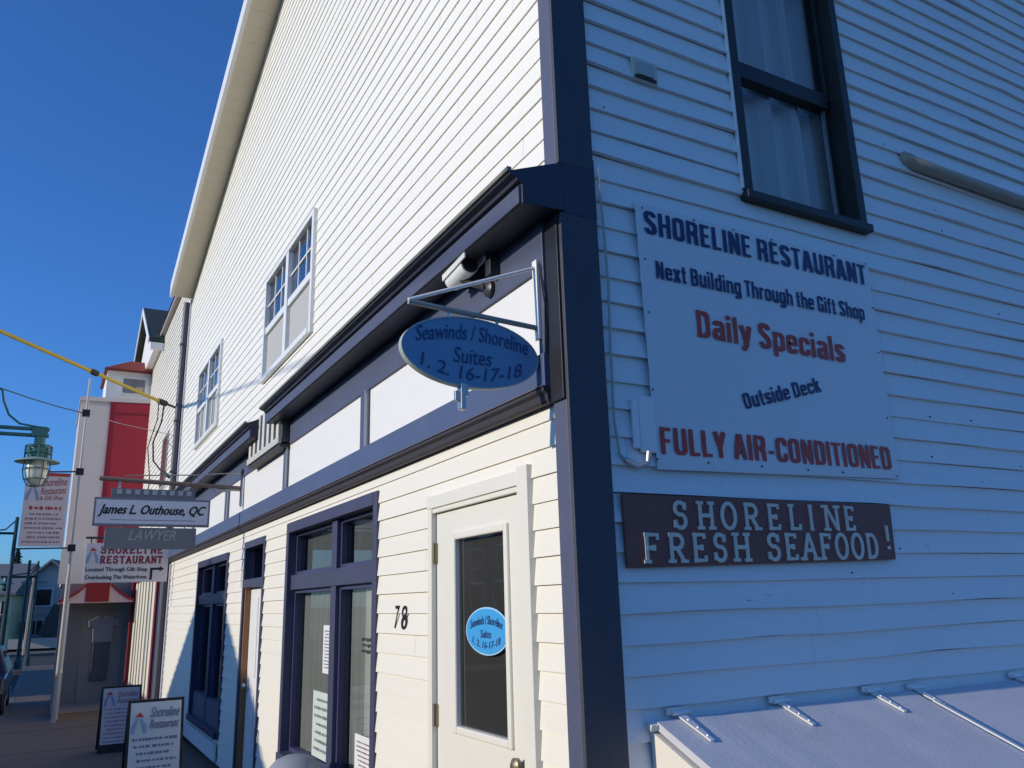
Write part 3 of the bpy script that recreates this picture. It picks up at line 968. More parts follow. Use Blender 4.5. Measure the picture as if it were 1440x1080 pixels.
recess(0.45, 1.75, 0.5, 2.05, 0.095, 0.42).build('hall_interior', paint('hall_grey', (0.105, 0.10, 0.095), 0.9, 0.15, 2), fr)
mb = MB()
mb.box(0.37, 0.40, 0.5, 1.7, 1.50, 1.56)
mb.box(0.36, 0.41, 1.30, 1.62, 1.57, 1.85)
mb.build('stair_panel', ROOM, fr)
for z in (1.85, 1.06):
    m = MB()
    m.box(-0.012, -0.001, dy1 - 0.012, dy1 + 0.012, z - 0.05, z + 0.05)
    m.tube([(-0.016, dy1 + 0.004, z - 0.052), (-0.016, dy1 + 0.004, z + 0.052)], 0.008, 8)
    m.build('hinge', paint('brass_hinge', (0.25, 0.21, 0.14), 0.4, 0.2, 10, metal=0.6), dr)
MB().lathe([(0.02, 0.0), (0.012, -0.02), (0.03, -0.03), (0.032, -0.05), (0.015, -0.062)], (0.0, 0.452, 0.955), 14, 0).build('handle', MATS['brass_hinge'], dr, smooth=True)

# ---- upper windows on the street front


def twin_window(o, screen):
    y0, y1, z0, z1 = o
    w = MB()
    t = 0.055
    w.box(-0.040, 0.05, y0, y0 + t, z0, z1)
    w.box(-0.040, 0.05, y1 - t, y1, z0, z1)
    w.box(-0.041, 0.05, y0 + t, y1 - t, z1 - t, z1)
    w.box(-0.052, 0.05, y0 + t, y1 - t, z0, z0 + t)
    ym = (y0 + y1) / 2
    w.box(-0.036, 0.05, ym - 0.05, ym + 0.05, z0 + t, z1 - t)
    fr = w.build('window_frame', ALUM, B, bevel=0.003)
    zm = (z0 + z1) / 2 - 0.015
    s = MB()
    pans = []
    for a, b in ((y0 + t, ym - 0.05), (ym + 0.05, y1 - t)):
        s.box(-0.022, 0.03, a, b, zm - 0.035, zm + 0.035)
        for q in (1, 2):
            yy = a + (b - a) * q / 3
            s.box(-0.004, 0.012, yy - 0.010, yy + 0.010, zm + 0.035, z1 - t)
        zz = (zm + 0.035 + z1 - t) / 2
        s.box(-0.0055, 0.012, a, b, zz - 0.010, zz + 0.010)
        pans.append((a, b, zm + 0.03, z1 - t))
        MB().add([(0.004, a, z0 + t), (0.004, b, z0 + t), (0.004, b, zm - 0.03), (0.004, a, zm - 0.03)], [(0, 3, 2, 1)]).build('insect_screen', SCREEN if screen else CURTG, fr)
    s.build('sash', ALUM, fr)
    for a, b, c, d in pans:
        MB().add([(0.006, a, c), (0.006, b, c), (0.006, b, d), (0.006, a, d)], [(0, 3, 2, 1)]).build('pane', GLASSB, fr, fix=False)
    recess(y0 + 0.02, y1 - 0.02, z0, z1, 0.055, 0.9).build('room_interior', DARK, fr)
    if not screen:
        for a, b in ((y0 + t, ym - 0.05), (ym + 0.05, y1 - t)):
            for k, wk in ((0.30, 0.08), (0.68, 0.06)):
                MB().box(-0.004, 0.002, a + (b - a) * k, a + (b - a) * (k + wk), z0 + t, zm - 0.035).build('blind_slat', CURT, fr)
    return fr


twin_window(UW1, True)
twin_window(UW0, False)

# ---- side window with navy casing
x0, x1, z0, z1 = SW
w = MB()
w.box(x0 - 0.055, x0, -0.035, 0.12, z0 - 0.02, z1)
w.box(x1, x1 + 0.055, -0.035, 0.12, z0 - 0.02, z1)
w.box(x0 - 0.055, x1 + 0.055, -0.036, 0.12, z1, z1 + 0.06)
w.box(x0 - 0.065, x1 + 0.065, -0.06, 0.12, z0 - 0.065, z0 - 0.02)
FRK = paint('brown_black_frame', (0.026, 0.024, 0.022), 0.5, 0.25, 6, 0.15)
fr = w.build('window_frame', FRK, B, bevel=0.004)
s = MB()
zm = 4.34
for (a, b, yy) in ((z0 - 0.02, zm + 0.0, 0.075), (zm, z1, 0.045)):
    s.box(x0, x0 + 0.035, yy, yy + 0.035, a, b)
    s.box(x1 - 0.035, x1, yy, yy + 0.035, a, b)
s.box(x0 + 0.035, x1 - 0.035, 0.042, 0.112, zm - 0.05, zm + 0.045)
s.box(x0 + 0.035, x1 - 0.035, 0.074, 0.11, z0 - 0.02, z0 + 0.03)
s.build('sash', FRK, fr, bevel=0.003)
MB().box(x1 - 0.052, x1 - 0.037, 0.068, 0.09, z0 + 0.0, zm - 0.05).build('screen_rail', STEEL, fr)
MB().add([(x0 + 0.03, 0.088, z0), (x1 - 0.03, 0.088, z0), (x1 - 0.03, 0.088, zm), (x0 + 0.03, 0.088, zm)], [(0, 1, 2, 3)]).build('pane', GLASSS, fr, fix=False)
MB().add([(x0 + 0.03, 0.060, zm), (x1 - 0.03, 0.060, zm), (x1 - 0.03, 0.060, z1), (x0 + 0.03, 0.060, z1)], [(0, 1, 2, 3)]).build('pane', GLASSS, fr, fix=False)
pleat(x0, x1 + 0.05, z0 - 0.1, z1, 0.175, 'y', 0.042, 0.21, 9).build('curtain', paint('white_curtain', (0.80, 0.80, 0.80), 0.85, 0.05, 6), fr)
recess(x0 - 0.05, x1 + 0.1, z0 - 0.15, z1 + 0.05, 0.125, 0.9, 'y').build('room_interior', ROOM, fr)
MB().box(x0 - 0.064, x0 - 0.0555, -0.03, -0.012, z0, z1).build('casing_edge', OLDWHITE, fr)

# downspout at the far end
mb = MB()
mb.tube([(-0.07, 12.40, 7.02), (-0.075, 12.42, 6.9), (-0.075, 12.42, 0.0)], 0.055, 10)
for z in (6.2, 4.8, 3.9):
    mb.box(-0.135, -0.005, 12.35, 12.49, z, z + 0.03)
mb.build('downspout', paint('dark_downspout', (0.075, 0.075, 0.10), 0.45, 0.2, 4), B, smooth=True)
MB().box(-0.03, 0.02, 12.25, L1 + 0.02, 0.0, 2.35).box(-0.028, 0.02, 12.28, L1 + 0.02, 3.3, 7.05).build('end_board', paint('lilac_end_board', (0.50, 0.49, 0.56), 0.5, 0.05, 3), B)

# ---------------------------------------------------------------- things on the street front
# air conditioner in the cornice gap
A = thing('air_conditioner', 'boxy grey air conditioner with pale louvres set in the gap of the cornice', 'air conditioner', (-0.1, 5.1, 2.98))
MB().box(-0.108, 0.25, 4.44, 5.74, 3.00, 3.42).build('housing', paint('ac_housing', (0.13, 0.125, 0.12), 0.6, 0.1, 4), A, bevel=0.004)
for i in range(7):
    y = 4.46 + i * 0.192
    MB().box(-0.135, -0.109, y, y + 0.085, 3.045, 3.40).build('louvre', paint('ac_louvre', (0.66, 0.63, 0.55), 0.5, 0.06, 4), A, bevel=0.003)
MB().box(-0.14, -0.109, 4.43, 5.75, 2.985, 3.043).build('bottom_rail', paint('ac_rail', (0.55, 0.53, 0.47), 0.5, 0.06, 4), A, bevel=0.004)
MB().box(-0.12, 0.0, 4.43, 5.75, 2.955, 2.983).build('support_ledge', BROWNBLK, A)

# oval hanging sign and its bracket
YB = 0.135
br = thing('iron_bracket', 'grey and white triangular iron bracket at the corner holding the blue oval sign', 'bracket', (-0.03, YB, 2.70))
MB().box(-0.062, -0.046, YB - 0.018, YB + 0.018, 2.66, 3.02).build('wall_plate', WPAINT, br, bevel=0.003)
mb = MB()
mb.tube([(-0.06, YB, 2.712), (-0.64, YB, 2.742)], 0.012, 8)
mb.build('arm', paint('grey_iron', (0.34, 0.33, 0.30), 0.5, 0.15, 9), br, smooth=True)
mb = MB()
mb.tube([(-0.06, YB, 2.985), (-0.64, YB, 2.748)], 0.008, 8)
mb.build('stay_rod', WPAINT, br, smooth=True)
mb = MB()
mb.tube([(-0.055, YB - 0.03, 3.0), (-0.052, YB - 0.06, 2.8), (-0.05, YB - 0.045, 2.55)], 0.004, 6)
mb.build('wire', BLACKP, br)
ov = thing('hanging_sign', 'dark blue oval hanging sign for the suites on a white bracket', 'sign', (-0.365, YB, 2.68))


def oval(a, b, y0, y1, c, n=56):
    m = MB()
    vs = [(c[0] + a * math.cos(2 * math.pi * i / n), y0, c[1] + b * math.sin(2 * math.pi * i / n)) for i in range(n)]
    vs += [(p[0], y1, p[2]) for p in vs]
    fs = [tuple(range(n)), tuple(range(2 * n - 1, n - 1, -1))] + [(i, (i + 1) % n, n + (i + 1) % n, n + i) for i in range(n)]
    return m.add(vs, fs)


oc = (-0.370, 2.561)
oval(0.298, 0.141, YB - 0.012, YB + 0.012, oc).build('board', OVALB, ov)
# pale rim
m = MB()
n = 56
for yy in (0,):
    vs = []
    for i in range(n):
        t = 2 * math.pi * i / n
        for k, y in ((1.0, YB - 0.015), (1.022, YB - 0.015), (1.022, YB + 0.015), (1.0, YB + 0.015)):
            vs.append((oc[0] + 0.298 * k * math.cos(t), y, oc[1] + (0.141 * k + (k - 1) * 0.12) * math.sin(t)))
    fs = []
    for i in range(n):
        j = (i + 1) % n
        for k in range(4):
            fs.append((i * 4 + k, i * 4 + (k + 1) % 4, j * 4 + (k + 1) % 4, j * 4 + k))
    m.add(vs, fs)
m.build('rim', paint('worn_pale_rim', (0.40, 0.45, 0.42), 0.5, 0.2, 10), ov)
po = (oc[0], YB - 0.0125, oc[1])
t = MB()
for s, u0, u1, v0, v1, ar in (('Seawinds / Shoreline', -0.245, 0.255, 0.018, 0.082, 0.032), ('Suites', -0.085, 0.085, -0.048, 0.016, 0.0), ('1. 2. 16-17-18', -0.225, 0.225, -0.072, -0.018, -0.044)):
    q = text_mb(s, po, (1, 0, 0), (0, 0, 1), u0, u1, v0, v1, bold=0.004, depth=0.002, arch=ar, shear=0.15)
    q.build('lettering', OVALT, ov)
mb = MB()
for x in (-0.47, -0.25):
    mb.tube([(x, YB, 2.725), (x, YB, 2.69)], 0.007, 6)
mb.build('hook', STEEL, ov)
mb = MB()
mb.box(-0.425, -0.405, YB - 0.02, YB + 0.02, 2.325, 2.43)
mb.box(-0.445, -0.426, YB - 0.008, YB + 0.008, 2.36, 2.40)
mb.box(-0.404, -0.39, YB - 0.014, YB + 0.014, 2.38, 2.43)
mb.build('lower_clamp', STEEL, ov, bevel=0.002)

# security camera under the cornice
cm = thing('security_camera', 'white bullet security camera hanging under the navy cornice', 'camera', (-0.1, 0.86, 3.19))
d = Vector((-0.06, -0.99, 0.04)).normalized()
c0 = Vector((-0.145, 0.665, 3.155))
side = d.cross(Vector((0, 0, 1))).normalized()
upv = side.cross(d)


def oriented(mb_, c, ax, hx, ay, hy, az, hz):
    vs = []
    for i in (-1, 1):
        for j in (-1, 1):
            for k in (-1, 1):
                vs.append(c + ax * hx * i + ay * hy * j + az * hz * k)
    return mb_.add(vs, [(0, 1, 3, 2), (4, 6, 7, 5), (0, 4, 5, 1), (2, 3, 7, 6), (0, 2, 6, 4), (1, 5, 7, 3)])


mb = MB()
mb.tube([c0 - d * 0.13, c0 + d * 0.085], 0.046, 16)
mb.build('body', ALUM, cm, smooth=True)
mb = MB()
oriented(mb, c0 + upv * 0.049 + d * 0.005, d, 0.15, side, 0.053, upv, 0.005)
oriented(mb, c0 + upv * 0.022 + side * 0.052 + d * 0.005, d, 0.147, side, 0.004, upv, 0.0215)
oriented(mb, c0 + upv * 0.022 - side * 0.052 + d * 0.005, d, 0.147, side, 0.004, upv, 0.0215)
mb.build('sunshade', WPAINT, cm, bevel=0.002)
mb = MB()
mb.tube([c0 + d * 0.0855, c0 + d * 0.092], 0.040, 16)
mb.build('lens', BLACKP, cm, smooth=True)
mb = MB()
mb.tube([c0 - d * 0.02 - upv * 0.035, c0 + Vector((0.04, -0.03, -0.07)), (-0.075, 0.57, 3.05)], 0.015, 8)
mb.lathe([(0.042, 0.0), (0.042, -0.022), (0.022, -0.034)], (-0.0455, 0.565, 3.045), 14, 0)
mb.build('mount', DKSTEEL, cm, smooth=True)
mb = MB()
mb.tube([c0 - d * 0.11, c0 - d * 0.13 + Vector((0.05, 0.02, -0.02)), (-0.05, 0.66, 3.09)], 0.006, 6)
MB().box(-0.10, -0.0455, 0.47, 0.52, 3.08, 3.17).build('junction_box', DKSTEEL, cm, bevel=0.003)
mb.build('cable', BLACKP, cm)

# number 78
hn = thing('house_number', 'black numerals 78 on the white clapboards left of the door', 'house number', (-0.02, 1.8, 1.47))
q = text_mb('7', (-0.0125, 0, 0), (0, -1, 0), (0, 0, 1), -1.900, -1.822, 1.464, 1.590, 0.0, 0.002, 0.25)
q.build('digit', BLKTXT, hn)
q = text_mb('8', (-0.0125, 0, 0), (0, -1, 0), (0, 0, 1), -1.796, -1.706, 1.460, 1.590, 0.0, 0.002, 0.15)
q.build('digit', BLKTXT, hn)

# decal on the door glass
dc = thing('door_decal', 'bright blue oval decal on the dark glass of the cream door', 'decal', (0.0, 0.79, 1.47))


def oval_x(a, b, x, c, n=48, rim=None):
    vs = [(x, c[0] + a * math.cos(2 * math.pi * i / n), c[1] + b * math.sin(2 * math.pi * i / n)) for i in range(n)]
    vs += [(x - 0.002, p[1], p[2]) for p in vs]
    return MB().add(vs, [tuple(range(n)), tuple(range(2 * n - 1, n - 1, -1))] + [(i, (i + 1) % n, n + (i + 1) % n, n + i) for i in range(n)])


dcc = (0.786, 1.468)
oval_x(0.216, 0.106, 0.0095, dcc).build('rim', DECALR, dc)
oval_x(0.204, 0.099, 0.007, dcc).build('face', DECALB, dc)
t = MB()
for s, u0, u1, v0, v1, ar in (('Seawinds / Shoreline', -0.16, 0.16, 0.008, 0.046, 0.022), ('Suites', -0.055, 0.05, -0.030, 0.006, 0), ('1. 2. 16-17-18', -0.14, 0.14, -0.052, -0.022, -0.024)):
    q = text_mb(s, (0.0045, dcc[0], dcc[1]), (0, -1, 0), (0, 0, 1), u0, u1, v0, v1, 0.004, 0.001, 0.15, ar)
    q.build('lettering', OVALT, dc)

# papers in the large shop window


def scribble(mb_, org, ud, vd, u0, u1, v0, v1, rows, seed, th=0.4, n=(0, 0, 0)):
    r = random.Random(seed)
    org, ud, vd = Vector(org), Vector(ud), Vector(vd)
    nd = ud.cross(vd).normalized() * 0.0012
    for i in range(rows):
        v = v1 - (i + 0.5) * (v1 - v0) / rows
        h = (v1 - v0) / rows * th
        lo = u0 + (u1 - u0) * r.uniform(0, 0.16)
        hi = u1 - (u1 - u0) * r.uniform(0, 0.16)
        u = lo
        while u < hi:
            wdt = (v1 - v0) / rows * r.uniform(0.25, 0.6)
            hh = h * r.uniform(0.6, 1.0)
            a = org + ud * u + vd * (v - hh / 2) + nd
            mb_.add([a, a + ud * wdt, a + ud * wdt + vd * hh, a + vd * hh], [(0, 1, 2, 3)])
            u += wdt * r.uniform(1.15, 1.7)
    return mb_


def notice(label, y0, y1, z0, z1, mat, x, rows, ink, seed):
    t_ = thing('window_notice', label, 'notice', (x, (y0 + y1) / 2, z0), 'paper notices in the shop window')
    MB().box(x, x + 0.002, y0, y1, z0, z1).build('sheet', mat, t_)
    scribble(MB(), (x - 0.0005, 0, 0), (0, -1, 0), (0, 0, 1), -y1 + 0.03, -y0 - 0.03, z0 + 0.03, z1 - 0.03, rows, seed).build('print', ink, t_, fix=False)
    return t_


notice('tall white notice with small print at eye level on the left pane', 3.37, 3.62, 1.12, 1.46, PAPERW, 0.079, 12, GREYSIGN, 1)
notice('pale green handwritten poster low on the left pane', 3.33, 3.84, 0.53, 0.985, PAPERG, 0.079, 7, GREYSIGN, 2)
notice('pale poster at the bottom of the right pane beside the mullion', 2.33, 2.84, 0.40 + 0.12, 0.795, PAPERW, 0.079, 8, paint('print_brown', (0.30, 0.2, 0.2), 0.6, 0.2, 9), 3)
wl_ = thing('window_lettering', 'small black lettering stuck on the right pane at eye level', 'lettering', (0.08, 2.6, 1.3))
scribble(MB(), (0.082, 0, 0), (0, -1, 0), (0, 0, 1), -2.76, -2.46, 1.29, 1.40, 3, 9, 0.6).build('print', BLKTXT, wl_, fix=False)

# grey bin outside the shop window
bn = thing('litter_bin', 'grey round bin with a domed top below the shop window', 'bin', (-0.25, 3.05, 0.0))
MB().lathe([(0.145, 0.0), (0.16, 0.05), (0.17, 0.5), (0.175, 0.52)], (-0.25, 3.05, 0.0), 24).build('barrel', GREYPL, bn, smooth=True)
MB().lathe([(0.182, 0.521), (0.185, 0.545), (0.165, 0.60), (0.12, 0.645), (0.06, 0.668), (0.01, 0.674)], (-0.25, 3.05, 0.0), 24).build('lid', GREYPL, bn, smooth=True)

# ---------------------------------------------------------------- hanging signs further along the front
YJ = 6.4
jb = thing('iron_bracket', 'rusty brown iron bracket with stay wires reaching out over the pavement', 'bracket', (0, YJ, 2.86))
MB().tube([(-0.045, YJ, 2.845), (-1.43, YJ, 2.895)], 0.024, 10).build('arm', paint('rusty_arm', (0.20, 0.15, 0.12), 0.6, 0.3, 12), jb, smooth=True)
MB().tube([(-0.045, YJ, 3.02), (-0.5, YJ, 2.97), (-1.2, YJ, 2.93)], 0.006, 6).tube([(-0.05, YJ - 0.02, 3.0), (-0.06, YJ - 0.04, 2.64)], 0.006, 6).build('stay_wire', STEEL, jb)
MB().tube([(-0.046, YJ, 2.83), (-0.15, YJ, 2.83), (-0.30, YJ, 2.80), (-0.36, YJ, 2.87)], 0.016, 8).build('scroll', paint('pale_iron', (0.5, 0.5, 0.48), 0.5, 0.1, 8), jb, smooth=True)
MB().box(-0.064, -0.046, YJ - 0.025, YJ + 0.025, 2.66, 3.05).build('wall_plate', DKSTEEL, jb)

sj = thing('hanging_sign', 'long white hanging sign reading James L. Outhouse, QC with a grey frame', 'sign', (-0.9, YJ, 2.83))
MB().box(-1.455, -0.365, YJ - 0.02, YJ + 0.02, 2.425, 2.705).build('board', paint('sign_frame_grey', (0.20, 0.21, 0.25), 0.5, 0.1, 5), sj)
MB().box(-1.435, -0.385, YJ - 0.026, YJ - 0.0205, 2.447, 2.683).build('face', paint('pale_blue_white', (0.66, 0.68, 0.76), 0.4, 0.04, 3), sj)
text_mb('James L. Outhouse, QC', (0, YJ - 0.0265, 0), (1, 0, 0), (0, 0, 1), -1.415, -0.405, 2.515, 2.635, 0.034, 0.003, 0.38).build('lettering', BLKTXT, sj)
MB().box(-1.30, -0.5, YJ - 0.028, YJ - 0.0262, 2.482, 2.488).build('rule_line', GREYSIGN, sj)
mb = MB()
mb.box(-1.31, -0.52, YJ - 0.012, YJ + 0.012, 2.7055, 2.80)
mb.build('top_rail', paint('rail_grey', (0.17, 0.18, 0.21), 0.6, 0.1, 6), sj)
mb = MB()
for i in range(9):
    x = -1.26 + i * 0.082
    mb.box(x, x + 0.045, YJ - 0.018, YJ - 0.0125, 2.745, 2.79)
mb.build('rail_squares', paint('rail_pale', (0.42, 0.44, 0.5), 0.6, 0.1, 6), sj)
MB().tube([(-1.24, YJ, 2.80), (-1.24, YJ, 2.88)], 0.012, 6).tube([(-0.60, YJ, 2.80), (-0.60, YJ, 2.86)], 0.012, 6).build('hook', STEEL, sj)

lw = thing('hanging_sign', 'grey LAWYER sign board hung just below the long white sign', 'sign', (-0.9, YJ, 2.42))
MB().box(-1.335, -0.485, YJ - 0.014, YJ + 0.014, 2.20, 2.412).build('board', GREYSIGN, lw, bevel=0.003)
text_mb('LAWYER', (0, YJ - 0.0145, 0), (1, 0, 0), (0, 0, 1), -1.12, -0.68, 2.285, 2.385, 0.01, 0.003, 0.3).build('lettering', paint('faded_letters', (0.42, 0.43, 0.44), 0.5, 0.1, 9), lw)
MB().tube([(-1.2, YJ, 2.41), (-1.2, YJ, 2.428)], 0.006, 6).tube([(-0.6, YJ, 2.41), (-0.6, YJ, 2.428)], 0.006, 6).build('hook', STEEL, lw)

YR = 12.0
rs = thing('hanging_sign', 'pinkish white SHORELINE RESTAURANT sign with an arrow hung below the grey board', 'sign', (-0.7, YR, 2.65))
MB().box(-1.315, -0.10, YR - 0.02, YR + 0.02, 2.055, 2.66).build('board', paint('pinkish_board', (0.64, 0.60, 0.61), 0.5, 0.05, 3), rs, bevel=0.003)
yo = YR - 0.0205
for wd_, z_ in (('SHORELINE', 2.50), ('RESTAURANT', 2.345)):
    t = MB()
    st_ = 0.93 / len(wd_)
    for i, ch in enumerate(wd_):
        slab_letter(t, ch, -1.10 + st_ * i, -1.10 + st_ * (i + 0.86), z_, z_ + 0.115, yo - 0.0005, 0.004, 0.17)
    t.build('lettering', paint('deep_red_lettering', (0.24, 0.02, 0.03), 0.5, 0.2, 9), rs)
text_mb('Located Through Gift Shop', (0, yo, 0), (1, 0, 0), (0, 0, 1), -1.29, -0.40, 2.205, 2.285, 0.018, 0.004).build('lettering', BLKTXT, rs)
text_mb('Overlooking The Waterfront', (0, yo, 0), (1, 0, 0), (0, 0, 1), -1.29, -0.40, 2.085, 2.165, 0.018, 0.004).build('lettering', BLKTXT, rs)
mb = MB()
mb.box(-0.36, -0.325, yo - 0.004, yo, 2.085, 2.275)
mb.box(-0.325, -0.22, yo - 0.004, yo, 2.24, 2.275)
mb.prism([(-0.22, 2.30), (-0.15, 2.2575), (-0.22, 2.215)], 1, yo - 0.004, yo)
mb.build('arrow', BLKTXT, rs)


def logo(parent, org, ud, vd, s):
    org, ud, vd = Vector(org), Vector(ud), Vector(vd)
    nd = ud.cross(vd).normalized()

    def P(u, v, k=0.003):
        return org + ud * u * s + vd * v * s + nd * k
    m_ = MB()
    for sg in (-1, 1):
        pts = [(sg * 0.12, 0.62), (sg * 0.30, 0.30), (sg * 0.33, 0.0), (sg * 0.20, -0.05), (sg * 0.14, 0.25), (sg * 0.03, 0.58)]
        m_.add([P(*p) for p in pts], [tuple(range(len(pts)))])
    m_.build('emblem', paint('emblem_blue', (0.24, 0.34, 0.52), 0.5, 0.1, 8), parent, fix=False)
    m_ = MB()
    m_.add([P(-0.2, 0.66), P(0.2, 0.66), P(0.0, 0.86)], [(0, 1, 2)])
    m_.build('emblem', REDTXT, parent, fix=False)


logo(rs, (-1.21, yo, 2.36), (1, 0, 0), (0, 0, 1), 0.27)
mb = MB()
mb.tube([(-1.25, YR, 2.66), (-1.25, YR, 2.74)], 0.01, 6).tube([(-0.2, YR, 2.66), (-0.2, YR, 2.74)], 0.01, 6)
mb.tube([(0.0, YR, 2.745), (-1.33, YR, 2.745)], 0.018, 8)
mb.build('hanger', DKSTEEL, rs)

# ---------------------------------------------------------------- things on the side wall
# vinyl banner
yb = -0.0315
bnr = thing('wall_banner', 'large white vinyl banner for the restaurant nailed to the shaded side wall', 'banner', (1.2, -0.02, 2.13))
r = random.Random(4)
nx, nz_ = 26, 20
mb = MB()
bx0, bx1 = 0.3779, 1.943
for j in range(nz_ + 1):
    for i in range(nx + 1):
        a = i / nx
        b = j / nz_
        x = bx0 + (bx1 - bx0) * a + 0.02 * (1 - b) * (1 - a) - 0.0 * b
        z = (2.108 + 0.03 * a) * (1 - b) + (3.322 - 0.012 * a) * b
        y = yb + 0.0022 * math.sin(2 * math.pi * z / 0.1168) + r.uniform(-0.0006, 0.0006)
        mb.v.append((x, y, z))
for j in range(nz_):
    for i in range(nx):
        o = j * (nx + 1) + i
        mb.f.append((o, o + 1, o + nx + 2, o + nx + 1))
mb.build('sheet', BANNERW, bnr, smooth=True)
TX = (0, yb - 0.0032, 0)
for s, u0, u1, v0, v1, mt, rot in (
        ('SHORELINE RESTAURANT', 0.4223, 1.9085, 3.175, 3.2906, NAVYTXT, R(-0.1)),
        ('Next Building Through the Gift Shop', 0.4687, 1.8522, 2.9676, 3.0516, NAVYTXT, 0.0),
        ('Daily Specials', 0.6811, 1.6547, 2.7178, 2.8462, REDTXT, R(-0.6)),
        ('Outside Deck', 0.9111, 1.4473, 2.4739, 2.548, NAVYTXT, R(14.5)),
        ('FULLY AIR-CONDITIONED', 0.4204, 1.8917, 2.1767, 2.2932, REDTXT, R(0.3))):
    gothic_mb(s, TX, (1, 0, 0), (0, 0, 1), u0, u1, v0, v1, 0.0012, rot).build('lettering', mt, bnr)
mb = MB()
for x in (0.41, 1.925):
    for z in (2.15, 2.45, 2.8, 3.05, 3.30):
        mb.lathe([(0.0045, 0.0), (0.003, -0.003)], (x + r.uniform(-0.01, 0.01), yb - 0.002, z - 0.0), 8, 1)
for x in (0.75, 1.0, 1.3, 1.62):
    for z in (2.15, 3.304):
        mb.lathe([(0.005, 0.0), (0.003, -0.004)], (x + r.uniform(-0.1, 0.1), yb - 0.002, z - 0.0), 8, 1)
mb.build('nail', BLKTXT, bnr)

# carved wooden sign
ws = thing('wooden_sign', 'dark brown board with raised white letters SHORELINE FRESH SEAFOOD!', 'sign', (1.05, -0.02, 1.74))
mb = MB()
yf = -0.0365
mb.prism([(0.2116, 1.7104), (1.8204, 1.74), (1.8322, 2.0061), (0.2077, 2.0002)], 1, yf, -0.0185)
mb.build('board', SIGNBR, ws, bevel=0.004)
t = MB()
word = [('S', 0.4531, 0.5369), ('H', 0.5813, 0.6799), ('O', 0.7094, 0.808), ('R', 0.8425, 0.946), ('E', 0.9855, 1.0742), ('L', 1.1185, 1.2073), ('I', 1.2418, 1.3009), ('N', 1.3403, 1.4537), ('E', 1.4833, 1.5641)]
for ch, a, b in word:
    k = (a - 0.485) * 0.008
    slab_letter(t, ch, a, b, 1.8642 + k, 1.9795 + k, yf - 0.0005, 0.006)
t.build('lettering', LETW, ws)
t = MB()
for ch, a, b in (('F', 0.2905, 0.3841), ('R', 0.4137, 0.5172), ('E', 0.5418, 0.6306), ('S', 0.6552, 0.739), ('H', 0.7636, 0.8672),
                 ('S', 0.9657, 1.0545), ('E', 1.0742, 1.1629), ('A', 1.1728, 1.2812), ('F', 1.296, 1.3847), ('O', 1.3946, 1.4882), ('O', 1.503, 1.5966), ('D', 1.6114, 1.7001)):
    k = (a - 0.32) * 0.012
    slab_letter(t, ch, a, b, 1.7282 + k, 1.8464 + k, yf - 0.0005, 0.006)
t.build('lettering', LETW, ws)
t = MB()
slab_letter(t, '!', 1.7494, 1.8283, 1.7873, 1.9007, yf - 0.0005, 0.006, 0.13)
t.build('lettering', LETW, ws)

# junction box, conduit, cable
jx = thing('utility_box', 'white utility box with a conduit stub left of the banner', 'utility box', (0.35, -0.02, 2.19))
MB().box(0.322, 0.402, -0.038, -0.018, 2.175, 2.415).build('cover', OLDWHITE, jx, bevel=0.006)
MB().box(0.288, 0.321, -0.034, -0.018, 2.19, 2.40).build('back_plate', OLDWHITE, jx, bevel=0.004)
MB().tube([(0.345, -0.05, 2.175), (0.335, -0.05, 2.13), (0.29, -0.04, 2.115), (0.235, -0.03, 2.14)], 0.011, 8).build('conduit', STEEL, jx, smooth=True)
cb = MB()
cb.tube([(0.185, -0.035, 3.44), (0.198, -0.03, 3.2), (0.205, -0.032, 2.9), (0.197, -0.03, 2.6), (0.192, -0.032, 2.3), (0.21, -0.03, 2.16), (0.26, -0.03, 2.12)], 0.006, 6)
tag(cb.build('wall_cable', paint('painted_cable', (0.34, 0.38, 0.36), 0.5, 0.1, 9), None, smooth=True), 'thin cable running down the side wall beside the navy corner post', 'cable')
vt = thing('wall_outlet_box', 'small square white box high on the side wall left of the window', 'wall box', (0.5, -0.02, 4.05))
MB().box(0.428, 0.578, -0.030, -0.016, 3.985, 4.105).build('flange', paint('box_cream', (0.60, 0.56, 0.48), 0.5, 0.1, 9), vt, bevel=0.004)
MB().box(0.455, 0.552, -0.040, -0.0305, 4.01, 4.083).build('cover', paint('box_grey', (0.42, 0.42, 0.42), 0.5, 0.1, 9), vt, bevel=0.006)
MB().box(0.44, 0.566, -0.036, -0.0305, 3.99, 4.005).build('slot', BLACKP, vt)
pp = MB()
pp.tube([(2.45, -0.005, 4.10), (2.455, -0.035, 4.065), (2.50, -0.05, 4.04), (2.75, -0.055, 4.035), (3.6, -0.055, 4.033), (5.5, -0.055, 4.03)], [0.034, 0.038, 0.040, 0.037, 0.036, 0.036], 12)
tag(pp.build('drain_pipe', paint('weathered_pipe', (0.34, 0.29, 0.23), 0.6, 0.2, 6, 0.1, 0.5, (0.16, 0.13, 0.10), 4), None, smooth=True), 'weathered horizontal pipe bending out of the side wall right of the window', 'pipe')

# cellar bulkhead
TL = R(23)
bk = thing('cellar_bulkhead', 'grey sloping cellar bulkhead with cream end and strap hinged doors against the side wall', 'bulkhead', (2.3, -0.7, 0))


def slope(x, s, h=0.0):
    """point on the sloping lid: s metres down the slope from the wall"""
    return Vector((x, -0.02 - s * math.cos(TL) - h * math.sin(TL) * 1.0, 1.138 - s * math.sin(TL) + h * math.cos(TL)))


